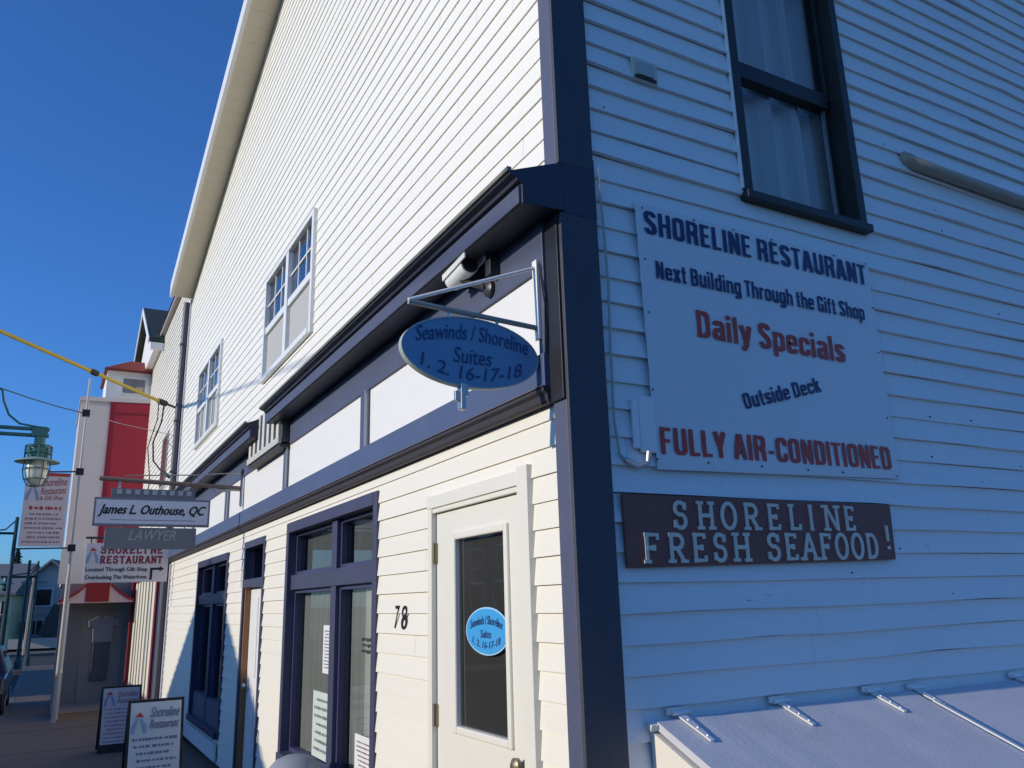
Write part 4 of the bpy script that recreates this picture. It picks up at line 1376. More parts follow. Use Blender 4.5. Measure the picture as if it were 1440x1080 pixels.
mb = MB()
S = 1.7
e = slope(0, S)
mb.prism([(-0.02, 0.0), (e.y, 0.0), (e.y, e.z - 0.028), (-0.02, 1.110)], 0, 0.283, 0.33)
mb.build('end_panel', paint('cream_end_panel', (0.76, 0.71, 0.62), 0.5, 0.04, 4), bk)
mb = MB()
mb.add([slope(0.266, 0.0, -0.018), slope(0.352, 0.0, -0.018), slope(0.352, 0.03, -0.018), slope(0.266, 0.03, -0.018), slope(0.266, 0.0, 0.006), slope(0.352, 0.0, 0.006), slope(0.352, 0.03, 0.006), slope(0.266, 0.03, 0.006)],
       [(0, 3, 2, 1), (4, 5, 6, 7), (0, 1, 5, 4), (1, 2, 6, 5), (2, 3, 7, 6), (3, 0, 4, 7)])
mb.build('rim_board', paint('cream_rim_board', (0.78, 0.74, 0.66), 0.5, 0.04, 4), bk)
MB().box(0.33, 5.2, e.y, e.y + 0.04, 0.0, e.z - 0.04).build('front_panel', BULK, bk)


def leaf(x0, x1, drop, nm, hinges):
    m = MB()
    n_ = 14
    rr = random.Random(int(x0 * 100))
    top = []
    for i in range(n_ + 1):
        x = x0 + (x1 - x0) * i / n_
        for j in range(4):
            s = 0.01 + (S - 0.01) * j / 3
            top.append(slope(x, s, 0.012 - drop + rr.uniform(-0.0012, 0.0012)))
    bot = [p - Vector((0, 0, 0.03)) for p in top]
    vs = top + bot
    N = len(top)
    fs = []
    for i in range(n_):
        for j in range(3):
            a = i * 4 + j
            fs.append((a, a + 4, a + 5, a + 1))
            fs.append((N + a, N + a + 1, N + a + 5, N + a + 4))
    for i in range(n_):
        a = i * 4
        fs.append((a, N + a, N + a + 4, a + 4))
        a += 3
        fs.append((a, a + 4, N + a + 4, N + a))
    for j in range(3):
        fs.append((j, j + 1, N + j + 1, N + j))
        a = n_ * 4 + j
        fs.append((a, N + a, N + a + 1, a + 1))
    m.add(vs, fs)
    lf = m.build('door_leaf', BULK, bk)
    for hx, hl in hinges:
        h = MB()
        hb = 0.016 - drop
        w_ = 0.020
        # strap tapering down the slope, then the barrel and wall leaf
        P = [slope(hx - w_, 0.0, hb), slope(hx + w_, 0.0, hb), slope(hx + 0.009, hl, hb), slope(hx - 0.009, hl, hb)]
        Q = [p + Vector((0, -math.sin(TL), math.cos(TL))) * 0.007 for p in P]
        h.add(P + Q, [(0, 3, 2, 1), (4, 5, 6, 7), (0, 1, 5, 4), (1, 2, 6, 5), (2, 3, 7, 6), (3, 0, 4, 7)])
        c_ = slope(hx, -0.002, hb + 0.012)
        h.tube([c_ + Vector((-0.045, 0, 0)), c_ + Vector((0.045, 0, 0))], 0.011, 8)
        h.box(hx - 0.065, hx + 0.03, -0.03, -0.02, c_.z - 0.005, c_.z + 0.02)
        for q_ in (0.25, 0.55, 0.85):
            b_ = slope(hx, hl * q_, hb + 0.006)
            h.lathe([(0.006, 0.0), (0.004, 0.005)], b_, 8, 2)
        h.build('hinge', paint('galv_hinge', (0.74, 0.74, 0.73), 0.35, 0.08, 9, metal=0.25), lf)
    return lf


leaf(0.300, 1.795, 0.0, 'a', ((0.425, 0.185), (0.965, 0.175), (1.535, 0.17)))
leaf(1.803, 5.2, 0.012, 'b', ((1.845, 0.17), (2.65, 0.12), (4.2, 0.17)))
mb = MB()
P = [slope(1.790, 0.12, 0.018), slope(1.808, 0.12, 0.018), slope(1.808, S, 0.018), slope(1.790, S, 0.018)]
Q = [p + Vector((0, -0.002, 0.006)) for p in P]
mb.add(P + Q, [(0, 3, 2, 1), (4, 5, 6, 7), (0, 1, 5, 4), (1, 2, 6, 5), (2, 3, 7, 6), (3, 0, 4, 7)])
mb.build('seam_strip', MATS['galv_hinge'], bk)

# ---------------------------------------------------------------- overhead cable and wires
cd = Vector((-2.62, -2.54, 0.37))


def cabpt(t):
    p = Vector((-0.10, 13.17, 5.235)) + cd * t
    p.z += -0.10 * math.sin(math.pi * min(1, t / 5.35)) * 1.0
    return p


yc = thing('overhead_cable', 'thick yellow guarded cable crossing from the street to the building corner', 'cable', (-0.1, 13.17, 5.235))
MB().tube([cabpt(t * 0.1) for t in range(1, 15)], 0.030, 8).build('guard', YELLOW, yc, smooth=True)
MB().tube([cabpt(t * 0.1) for t in range(14, 55)], 0.014, 8).build('strand', DKSTEEL, yc, smooth=True)
MB().tube([cabpt(0.0) + Vector((0.1, 0.1, 0)), cabpt(0.1)], 0.022, 8).tube([cabpt(0.05), cabpt(0.10)], 0.055, 10).build('end_clamp', BLACKP, yc, smooth=True)
p = cabpt(0.525)
MB().tube([cabpt(0.505), cabpt(0.545)], 0.05, 10).build('joint', BLACKP, yc, smooth=True)
dl = MB()
dl.tube([cabpt(0.06), (-0.28, 13.0, 4.9), (-0.40, 12.9, 4.5), (-0.38, 12.8, 4.15), (-0.22, 12.6, 3.9), (-0.12, 12.5, 3.86)], 0.014, 6)
dl.tube([cabpt(0.10), (-0.35, 13.0, 4.95), (-0.48, 12.9, 4.4), (-0.42, 12.7, 3.8), (-0.46, 12.6, 3.3), (-0.14, 12.5, 3.0)], 0.009, 6)
dl.tube([(-0.24, 12.62, 3.93), (-0.13, 12.5, 3.84)], 0.035, 8)
tag(dl.build('drop_wire', BLACKP, None, smooth=True), 'black drop wires looping beside the dark downspout', 'wire')

# ---------------------------------------------------------------- neighbouring restaurant building
N = thing('restaurant_building', 'white restaurant building with a red panelled bay over its striped porch', 'building', (0, 16, -0.4))
siding('x', L1 + 0.03, 19.6, 2.6, 7.70, 0.115, (), 0.016, 0.001, 0.001, seed=21, step=3).build('upper_wall', paint('cream_siding', (0.78, 0.745, 0.67), 0.5, 0.03, 1.0, 0.03), N)
MB().box(-0.10, 4.0, L1 + 0.03, 24, 7.70, 7.80).build('eave', paint('eave_pinkish', (0.30, 0.25, 0.25), 0.6, 0.1, 4), N)
mb = MB()
mb.add([(-0.12, L1 + 0.03, 7.80), (-0.12, 24, 7.80), (5, 24, 9.6), (5, L1 + 0.03, 9.6)], [(0, 1, 2, 3)])
mb.build('roof', DKROOF, N)
wf = MB().box(-0.03, 0.0, 14.2, 15.1, 3.9, 5.0).build('window', paint('dull_window_frame', (0.35, 0.33, 0.3), 0.5, 0.1, 5), N)
MB().box(-0.034, -0.0305, 14.27, 15.03, 3.97, 4.93).build('pane', paint('dull_pane', (0.08, 0.09, 0.1), 0.15, 0.1, 3), wf)
# shopfront below
mb = MB()
mb.box(-0.10, 0.1, L1 + 0.03, 12.95, -0.4, 2.6)
mb.build('shopfront_pier', paint('greyblue_pier', (0.15, 0.16, 0.22), 0.5, 0.1, 4), N)
MB().box(-0.14, -0.02, 12.96, 13.12, -0.4, 2.3).box(-0.14, -0.02, 17.75, 17.95, -0.4, 2.3).box(-0.14, -0.02, 13.12, 17.75, 2.2, 2.3).build('shopfront_frame', paint('dark_red_frame', (0.22, 0.02, 0.03), 0.45, 0.1, 5), N, bevel=0.005)
MB().box(-0.08, 0.0, 12.96, 19.0, 2.3, 2.62).build('shopfront_fascia', paint('shop_fascia', (0.42, 0.38, 0.34), 0.6, 0.1, 3), N)
for i in range(8):
    y = 13.14 + i * 0.575
    MB().box(-0.085, -0.02, y, y + 0.36, 0.1, 2.2).build('shutter_board', paint('cream_boards', (0.74, 0.69, 0.56), 0.5, 0.05, 3), N)
MB().box(-0.06, -0.015, 13.12, 17.75, 0.1, 2.2).build('shutter_backing', paint('khaki_gap', (0.24, 0.21, 0.15), 0.6, 0.1, 3), N)
MB().box(-0.12, -0.01, 13.12, 17.75, -0.4, 0.1).build('shopfront_plinth', paint('red_plinth', (0.26, 0.03, 0.04), 0.5, 0.1, 3), N)
# projecting bay
YT = 19.0
SK = 0.17                                  # the bay front is turned a little towards the street


def skew(m_):
    m_.v = [(x, y - SK * x if y < 20 else y, z) for x, y, z in m_.v]
    return m_


skew(MB().box(-1.53, 0.0, YT, 22.5, 2.24, 6.66)).build('bay_wall', STUCCO, N)
skew(MB().box(-1.56, 0.0, YT - 0.05, 22.52, 6.60, 6.70)).build('bay_coping', STUCCO, N)
skew(MB().box(-0.865, -0.004, YT - 0.03, YT - 0.002, 2.9, 6.595)).build('red_panel', RED, N)
skew(MB().box(-0.885, -0.866, YT - 0.045, YT - 0.002, 2.9, 6.595).box(-0.865, -0.004, YT - 0.045, YT - 0.031, 6.30, 6.34)).build('panel_edge', paint('dark_red_edge', (0.22, 0.015, 0.02), 0.5, 0.1, 4), N)
skew(MB().box(-1.60, -0.95, YT - 0.2, YT - 0.003, 2.25, 3.05)).build('sign_box', paint('pale_sign_box', (0.56, 0.54, 0.50), 0.6, 0.08, 2), N)
# glazed lookout with red hip roof on top
lk = MB().box(-1.02, 0.05, YT + 0.25, 21.2, 6.70, 7.43).build('lookout', WPAINT, N)
mb = MB()
mb.add([(-1.10, YT, 7.43), (0.10, YT, 7.43), (0.10, 21.3, 7.43), (-1.10, 21.3, 7.43), (-0.50, YT + 0.55, 7.80), (0.10, YT + 0.55, 7.80), (0.10, 20.6, 7.80), (-0.50, 20.6, 7.80)],
       [(0, 1, 5, 4), (1, 2, 6, 5), (2, 3, 7, 6), (3, 0, 4, 7), (4, 5, 6, 7), (0, 3, 2, 1)])
mb.build('lookout_roof', REDR, N)
wf = MB().box(-0.70, -0.10, YT + 0.22, YT + 0.249, 6.84, 7.30).build('window', WPAINT, lk)
MB().box(-0.65, -0.15, YT + 0.212, YT + 0.2195, 6.88, 7.25).build('pane', paint('lookout_pane', (0.22, 0.22, 0.23), 0.12, 0.2, 4), wf)
MB().box(-0.36, -0.18, YT + 0.205, YT + 0.2115, 6.88, 7.05).build('blind', paint('tan_blind', (0.55, 0.42, 0.30), 0.6, 0.1, 4), wf)
# street dormer
mb = MB()
mb.prism([(16.85, 7.5), (16.85, 7.62), (19.3, 9.05), (21.7, 7.62), (21.7, 7.5)], 0, -0.18, 3.5)
dm = mb.build('dormer', paint('dormer_white', (0.76, 0.72, 0.69), 0.5, 0.04, 3), N)
mb = MB()
mb.prism([(16.66, 7.50), (16.66, 7.62), (19.3, 9.20), (21.9, 7.64), (21.9, 7.52), (19.3, 9.07)], 0, -0.34, 3.6)
mb.build('dormer_roof', DKROOF, dm)
mb = MB()
mb.prism([(16.60, 7.44), (16.60, 7.60), (19.3, 9.19), (19.3, 9.02)], 0, -0.36, -0.341)
mb.prism([(21.96, 7.46), (21.96, 7.62), (19.3, 9.19), (19.3, 9.02)], 0, -0.36, -0.341)
mb.box(-0.3, 0.6, 16.62, 16.70, 7.33, 7.49)
mb.build('barge_board', WPAINT, dm)
# porch with striped canopy
aw = MB()
AY = 17.3
prof = [(-1.56, 1.86), (-1.40, 1.93), (-1.20, 2.06), (-1.07, 2.20), (-0.60, 2.20), (-0.46, 2.06), (-0.28, 1.93), (-0.13, 1.86)]
aw.prism(prof + [(-0.13, 1.80), (-1.56, 1.80)], 1, AY, AY + 1.5)
cn = aw.build('canopy', paint('pink_white_canvas', (0.70, 0.52, 0.50), 0.7, 0.06, 3), N)
mb = MB()
mb.box(-1.07, -0.62, AY - 0.02, AY - 0.002, 1.82, 2.21)
mb.build('canopy_stripe', paint('red_canvas', (0.30, 0.02, 0.025), 0.7, 0.1, 3), cn)
mb = MB()
for pts in (prof[:4], prof[4:]):
    for a, b in zip(pts, pts[1:]):
        mb.prism([(a[0], a[1] - 0.05), (a[0], a[1] + 0.012), (b[0], b[1] + 0.012), (b[0], b[1] - 0.05)], 1, AY - 0.03, AY + 1.52)
mb.build('canopy_edge', MATS['red_canvas'], cn)
MB().box(-1.50, 0.0, 18.62, 18.75, -0.5, 2.24).build('porch_back_wall', paint('porch_grey', (0.22, 0.215, 0.20), 0.7, 0.12, 3), N)
MB().box(-1.02, -0.20, 18.59, 18.619, -0.4, 1.6).build('porch_door', paint('porch_door_grey', (0.24, 0.23, 0.21), 0.6, 0.1, 2), N)
MB().box(-1.46, -1.36, 16.9, 17.0, -0.4, 1.8).build('porch_post', WPAINT, N)
MB().box(-1.43, -1.39, 15.2, 16.9, -0.30, 0.55).build('porch_gate', paint('gate_white', (0.66, 0.64, 0.6), 0.6, 0.08, 3), N)
MB().box(-1.5, -0.1, 16.6, 18.6, -0.5, -0.30).build('porch_step', paint('porch_step_grey', (0.22, 0.20, 0.18), 0.8, 0.1, 4), N)

# garment display on the porch wall
gm = thing('hanging_garment', 'white shirt hung over a dark apron inside the shaded porch', 'garment', (-0.6, 18.5, 0.9))
mb = MB()
mb.prism([(-0.80, 0.95), (-0.42, 0.95), (-0.40, 1.30), (-0.32, 1.28), (-0.30, 1.42), (-0.50, 1.52), (-0.61, 1.48), (-0.72, 1.52), (-0.92, 1.42), (-0.90, 1.28), (-0.82, 1.30)], 1, 18.50, 18.56)
mb.build('shirt', paint('shirt_cloth', (0.26, 0.265, 0.30), 0.8, 0.3, 9, 0.4), gm, bevel=0.012)
MB().prism([(-0.79, 0.15), (-0.45, 0.15), (-0.44, 0.94), (-0.78, 0.94)], 1, 18.515, 18.555).build('apron', paint('apron_cloth', (0.09, 0.09, 0.11), 0.8, 0.2, 6), gm, bevel=0.01)

# flag pole carrying the restaurant banner
fp = thing('banner_pole', 'tall white pole beside the porch carrying a street banner', 'pole', (-1.47, 14.6, -0.35))
MB().tube([(-1.47, 14.6, -0.35), (-1.47, 14.6, 2.2), (-1.47, 14.6, 2.3), (-1.47, 14.6, 6.0)], [0.042, 0.040, 0.030, 0.020], 10).build('shaft', paint('weathered_white_pole', (0.42, 0.41, 0.39), 0.5, 0.12, 5), fp, smooth=True)
for z in (5.30, 4.17, 2.76):
    MB().box(-1.54, -1.41, 14.54, 14.66, z - 0.06, z + 0.06).build('clamp', BLACKP, fp)
MB().tube([(-1.50, 14.6, 4.17), (-2.36, 14.6, 4.12)], 0.014, 8).build('banner_arm', DKSTEEL, fp)
MB().tube([(-1.50, 14.6, 2.76), (-2.36, 14.6, 2.74)], 0.014, 8).build('banner_arm', DKSTEEL, fp)
bb = thing('street_banner', 'pale pink street banner with red restaurant lettering hung from a white pole', 'banner', (-1.97, 14.58, 2.78))
MB().box(-2.33, -1.62, 14.575, 14.59, 2.78, 4.10).build('cloth', PINKB, bb)
MB().box(-2.33, -1.62, 14.568, 14.574, 4.06, 4.12).build('top_hem', REDTXT, bb)
yo = 14.5745
text_mb('Shoreline', (0, yo, 0), (1, 0, 0), (0, 0, 1), -2.08, -1.66, 3.88, 4.03, 0.01, 0.002, 0.4, rot=R(5)).build('lettering', paint('banner_red', (0.40, 0.08, 0.09), 0.6, 0.1, 6), bb)
text_mb('Restaurant', (0, yo, 0), (1, 0, 0), (0, 0, 1), -2.08, -1.66, 3.73, 3.86, 0.01, 0.002, 0.4, rot=R(5)).build('lettering', MATS['banner_red'], bb)
text_mb('& Gift Shop', (0, yo, 0), (1, 0, 0), (0, 0, 1), -2.08, -1.70, 3.60, 3.70, 0.01, 0.002, 0.3, rot=R(3)).build('lettering', MATS['banner_red'], bb)
scribble(MB(), (0, yo, 0), (1, 0, 0), (0, 0, 1), -2.29, -1.66, 3.42, 3.52, 1, 5, 0.7).build('print', REDTXT, bb, fix=False)
scribble(MB(), (0, yo, 0), (1, 0, 0), (0, 0, 1), -2.29, -1.66, 2.82, 3.40, 7, 6, 0.45).build('print', paint('print_mauve', (0.30, 0.16, 0.18), 0.6, 0.2, 6), bb, fix=False)
logo(bb, (-2.20, yo, 3.62), (1, 0, 0), (0, 0, 1), 0.34)

# sandwich boards on the pavement


def sandwich(label, x0, x1, y, z0, h, face, ink, seed, lean=0.20):
    w = x1 - x0
    xm = (x0 + x1) / 2
    s = thing('sandwich_board', label, 'sandwich board', (xm, y, z0), 'sandwich boards on the pavement', local=True)
    for sg in (-1, 1):
        pn = MB()
        th = 0.012

        def pt(u, v, k):
            return (u, sg * (lean * (1 - v / h) + k), v)
        vs = [pt(-w / 2, 0.0, 0), pt(w / 2, 0.0, 0), pt(w / 2, h, 0), pt(-w / 2, h, 0), pt(-w / 2, 0.0, th), pt(w / 2, 0, th), pt(w / 2, h, th), pt(-w / 2, h, th)]
        pn.add(vs, [(0, 1, 2, 3), (4, 7, 6, 5), (0, 4, 5, 1), (1, 5, 6, 2), (2, 6, 7, 3), (3, 7, 4, 0)])
        pn.build('panel', BLACKP, s)
        fc = MB()
        b = 0.022
        fc.add([pt(-w / 2 + b, 0.10, th + 0.002), pt(w / 2 - b, 0.10, th + 0.002), pt(w / 2 - b, h - b, th + 0.002), pt(-w / 2 + b, h - b, th + 0.002)], [(0, 1, 2, 3)])
        fc.build('face', face, s, fix=False)
    ud = Vector((1, 0, 0))
    vd = Vector((0, lean / h, 1)).normalized()
    og = Vector((0, -lean - 0.016, 0))
    a = text_mb('Shoreline', og, ud, vd, -w * 0.10, w * 0.42, h * 0.86, h * 0.95, 0.01, 0.002, 0.3)
    b_ = text_mb('Restaurant', og, ud, vd, -w * 0.10, w * 0.42, h * 0.76, h * 0.84, 0.01, 0.002, 0.3)
    a.add(b_.v, b_.f)
    a.build('lettering', ink, s)
    scribble(MB(), og, ud, vd, -w * 0.40, w * 0.40, h * 0.14, h * 0.70, 9, seed, 0.42).build('print', ink, s, fix=False)
    logo(s, og + ud * (-w * 0.29) + vd * (h * 0.73), ud, vd, w * 0.42)
    return s


sandwich('pale blue sandwich board with black frame, the nearer of two on the pavement', -1.08, -0.64, 5.3, 0.0, 0.875, BOARDB, paint('ink_blue', (0.16, 0.18, 0.26), 0.6, 0.2, 6), 31)
sandwich('pinkish white sandwich board behind the blue one on the pavement', -1.04, -0.57, 9.6, gz(9.4), 0.77, PINKB, paint('ink_pink', (0.42, 0.22, 0.24), 0.6, 0.2, 6), 32)

# ---------------------------------------------------------------- street lamp
LX, LY, LZ, LS = -2.144, 12.9, 4.05, 1.53
PX = -2.97                                  # the post stands by the kerb
sl = thing('street_lamp', 'teal street lamp with caged globe hanging from a double arm', 'street lamp', (PX, LY, gz(LY)))


def lp(dx, dz, dy=0.0):
    return (LX + LS * dx, LY + LS * dy, LZ + LS * dz)


mb = MB()
mb.tube([(PX, LY, gz(LY)), (PX, LY, 0.6), (PX, LY, 5.42)], [0.12, 0.085, 0.06], 12)
mb.lathe([(0.19, 0.0), (0.19, 0.16), (0.13, 0.28), (0.12, 0.6)], (PX, LY, gz(LY)), 12)
mb.build('pole', TEAL, sl, smooth=True)
for dz in (0.36, 0.29):
    MB().tube([(PX, LY, LZ + LS * dz), lp(0.08, dz)], 0.033, 8).build('arm', TEAL, sl, smooth=True)
MB().box(LX - LS * 0.09, LX + LS * 0.07, LY - 0.045, LY + 0.045, LZ + LS * 0.275, LZ + LS * 0.375).build('arm_clamp', TEAL, sl, bevel=0.008)
MB().tube([(PX + 0.02, LY, LZ + LS * 0.82), lp(-0.41, 0.77), lp(-0.385, 0.65), lp(-0.32, 0.50), lp(-0.21, 0.41), lp(-0.04, 0.385), lp(0.06, 0.38)], 0.018, 8).build('brace', TEAL, sl, smooth=True)
MB().box(PX - 0.02, PX + 0.14, LY - 0.05, LY + 0.05, LZ + LS * 0.75, LZ + LS * 0.83).build('brace_bracket', TEAL, sl, bevel=0.006)


def ll(prof):
    return [(r_ * LS, z_ * LS) for r_, z_ in prof]


hd = MB().lathe(ll([(0.055, 0.27), (0.055, 0.17), (0.09, 0.165), (0.09, 0.14), (0.115, 0.135), (0.115, 0.10), (0.10, 0.045)]), (LX, LY, LZ), 16).build('lamp_cap', TEAL, sl, smooth=True)
mb = MB()
for i in range(8):
    a = 2 * math.pi * i / 8
    mb.tube([lp(0.125 * math.cos(a), 0.17, 0.125 * math.sin(a)), lp(0.125 * math.cos(a), 0.02, 0.125 * math.sin(a))], 0.014, 6)
for z in (0.17, 0.10):
    mb.tube([lp(0.125 * math.cos(2 * math.pi * i / 20), z, 0.125 * math.sin(2 * math.pi * i / 20)) for i in range(21)], 0.014, 6, False)
mb.build('lamp_crown', TEAL, sl, smooth=True)
MB().lathe(ll([(0.10, 0.045), (0.215, 0.005), (0.22, -0.005), (0.10, 0.015)]), (LX, LY, LZ), 24).build('reflector', paint('teal_reflector', (0.24, 0.36, 0.33), 0.4, 0.1, 6), sl, smooth=True)
MB().lathe(ll([(0.09, 0.01), (0.108, -0.05), (0.11, -0.10), (0.095, -0.18), (0.06, -0.235), (0.01, -0.255)]), (LX, LY, LZ), 20).build('globe', LENSW, sl, smooth=True)
mb = MB()
for i in range(6):
    a = math.pi * 2 * i / 6
    mb.tube([lp(r_ * math.cos(a), z, r_ * math.sin(a)) for r_, z in ((0.118, 0.01), (0.13, -0.08), (0.115, -0.18), (0.075, -0.255), (0.0, -0.275))], 0.009, 6)
for rr_, z in ((0.131, -0.08), (0.112, -0.19)):
    mb.tube([lp(rr_ * math.cos(2 * math.pi * i / 20), z, rr_ * math.sin(2 * math.pi * i / 20)) for i in range(21)], 0.009, 6, False)
mb.build('cage', TEAL, sl, smooth=True)

wr = MB()
wr.tube([(-2.85, 12.9, 5.27), (-2.4, 13.45, 5.25), (-1.95, 14.05, 5.265), (-1.52, 14.6, 5.30)], 0.011, 6)
tag(wr.build('overhead_wire', paint('wire_teal', (0.03, 0.06, 0.07), 0.5, 0.1, 6), None), 'thin wire sloping from the teal street lamp to the white banner pole', 'wire')
wr = MB()
wr.tube([(-1.46, 14.6, 5.30), (-0.9, 14.0, 5.02), (-0.02, 13.4, 4.75)], 0.006, 6)
tag(wr.build('overhead_wire', paint('wire_pale', (0.30, 0.28, 0.27), 0.5, 0.1, 6), None), 'thin wire from the white banner pole to the cream restaurant wall', 'wire')

# ---------------------------------------------------------------- far end of the street


def post(x, y, z0, z1, rad, label, mat, arms=True):
    t_ = thing('lamp_post', label, 'lamp post', (x, y, z0), 'distant teal lamp posts')
    MB().tube([(x, y, z0), (x, y, (z0 + z1) / 2), (x, y, z1)], [rad, rad * 0.8, rad * 0.65], 8).lathe([(rad * 1.8, 0), (rad * 1.8, 0.25), (rad * 1.1, 0.5)], (x, y, z0), 8).build('pole', mat, t_, smooth=True)
    if arms:
        MB().tube([(x, y, z1 - 0.65), (x - 1.3, y, z1 - 0.65)], 0.05, 6).tube([(x, y, z1 - 0.1), (x - 0.35, y, z1 - 0.5), (x - 1.0, y, z1 - 0.6)], 0.03, 6).build('arm', mat, t_)
        MB().lathe([(0.08, 0.0), (0.1, -0.15), (0.32, -0.25), (0.18, -0.28), (0.16, -0.45), (0.03, -0.55)], (x - 1.1, y, z1 - 0.68), 12).build('lantern', TEAL, t_, smooth=True)
    return t_


post(-3.17, 36, -0.45, 5.41, 0.10, 'tall dark teal lamp post with one arm, leftmost of the distant posts', TEALD)
post(-2.55, 36, -0.45, 3.70, 0.08, 'plain dark post standing second from the left far down the street', TEALD, False)
post(-2.27, 38, -0.45, 3.78, 0.06, 'slim post with lantern in front of the grey gabled house', TEALD)
up = thing('utility_pole', 'pale wooden utility pole in front of the grey gabled house far down the street', 'utility pole', (-2.55, 49, -0.45))
MB().tube([(-2.55, 49, -0.45), (-2.5, 49, 3.6)], [0.13, 0.10], 8).build('shaft', UPOLE, up, smooth=True)
MB().box(-3.1, -1.9, 48.95, 49.05, 3.2, 3.3).build('crossarm', UPOLE, up)

# grey gabled house
gh = thing('gabled_house', 'grey gabled house closing the far end of the street', 'house', (-1, 62, -0.45), rotz=-R(14))
GY = 60.0
mb = MB()
mb.prism([(-3.0, -0.5), (1.2, -0.5), (1.2, 3.1), (-1.25, 4.9), (-3.0, 3.35)], 1, GY, 70)
mb.build('wall', GREYW, gh)
mb = MB()
mb.prism([(-3.3, 3.08), (-3.3, 3.28), (-1.25, 5.08), (1.5, 3.0), (1.5, 2.80), (-1.25, 4.9)], 1, GY - 0.35, 70.3)
mb.build('roof', GREYSH, gh)
mb = MB()
mb.box(-2.97, 1.18, GY - 0.06, GY - 0.002, 1.55, 1.75)
mb.build('sill_band', paint('band_pale', (0.42, 0.41, 0.38), 0.7, 0.1, 3), gh)
for x0_, x1_, z0_, z1_ in ((-1.98, -1.10, 2.15, 3.15), (-2.75, -2.35, 0.35, 1.15), (-2.2, -1.85, 0.35, 1.2), (-1.75, -1.45, 0.35, 1.2)):
    wf = MB().box(x0_ - 0.12, x1_ + 0.12, GY - 0.08, GY - 0.003, z0_ - 0.12, z1_ + 0.12).build('window', paint('house_trim', (0.55, 0.54, 0.52), 0.6, 0.1, 3), gh)
    MB().box(x0_, x1_, GY - 0.10, GY - 0.081, z0_, z1_).build('pane', paint('dark_house_pane', (0.015, 0.017, 0.02), 0.12, 0.1, 3), wf)
mb = MB()
mb.prism([(-1.45, 0.3), (-0.3, 0.3), (-0.3, 2.2), (-0.6, 2.2)], 1, GY - 1.2, GY - 0.003)
mb.build('porch', paint('dark_porch', (0.04, 0.05, 0.05), 0.7, 0.2, 3), gh)
MB().box(-3.4, 1.2, GY - 2.2, GY - 1.9, -0.45, 0.15).build('low_wall', paint('low_wall_grey', (0.34, 0.33, 0.31), 0.6, 0.1, 3), gh)

yh = thing('yellow_house', 'pale yellow house with a grey roof left of the grey gabled house', 'house', (-4.2, 60, -0.45), rotz=-R(14))
MB().box(-9.5, -3.35, 58.5, 66, -0.45, 2.95).build('wall', YELLW, yh)
mb = MB()
mb.prism([(58.1, 2.8), (58.1, 2.95), (62.2, 4.9), (66.4, 2.95), (66.4, 2.8)], 0, -9.8, -3.05)
mb.build('roof', GREYSH, yh)
for x in (-3.72, -4.42, -5.4, -6.4):
    wf = MB().box(x - 0.2, x + 0.2, 58.42, 58.497, 1.6, 2.5).build('window', paint('yh_trim', (0.72, 0.70, 0.6), 0.6, 0.1, 3), yh)
    MB().box(x - 0.14, x + 0.14, 58.40, 58.419, 1.66, 2.44).build('pane', MATS['dark_house_pane'], wf)
MB().prism([(57.3, 1.15), (57.3, 1.25), (58.49, 1.65), (58.49, 1.15)], 0, -6.0, -3.7).build('porch_roof', paint('porch_roof_brown', (0.12, 0.06, 0.06), 0.8, 0.1, 3), yh)
dd = MB().box(-4.15, -3.65, 58.43, 58.497, -0.4, 1.0).build('door', paint('brown_door', (0.22, 0.08, 0.05), 0.5, 0.1, 3), yh)

# conifer behind the far houses


def conifer(x, y, z0, h, rad, label, seed):
    t_ = thing('conifer_tree', label, 'tree', (x, y, z0), 'conifers behind the far houses')
    MB().tube([(x, y, z0), (x, y, z0 + h * 0.5), (x, y, z0 + h)], [0.22, 0.14, 0.02], 8).build('trunk', BARK, t_, smooth=True)
    rr_ = random.Random(seed)
    m_ = MB()
    for i in range(1500):
        q_ = rr_.random() ** 0.8
        zz = z0 + h * (0.15 + 0.85 * (1 - q_))
        rad_ = rad * q_ * (0.35 + 0.65 * rr_.random()) * (0.75 + 0.25 * math.sin(zz * 5))
        a = rr_.uniform(0, 2 * math.pi)
        c_ = Vector((x + rad_ * math.cos(a), y + rad_ * math.sin(a), zz))
        o_ = Vector((math.cos(a), math.sin(a), -0.5)).normalized() * rr_.uniform(0.25, 0.5)
        s_ = Vector((-math.sin(a), math.cos(a), rr_.uniform(-0.4, 0.4))) * rr_.uniform(0.08, 0.16)
        m_.add([c_ - s_, c_ + o_, c_ + s_], [(0, 1, 2)])
    m_.build('crown', LEAF, t_, fix=False)


conifer(-4.35, 78, -0.45, 7.4, 1.6, 'dark conifer rising behind the roof of the yellow house', 1)
conifer(-6.6, 82, -0.45, 9.0, 2.0, 'taller dark conifer at the far left behind the yellow house', 2)

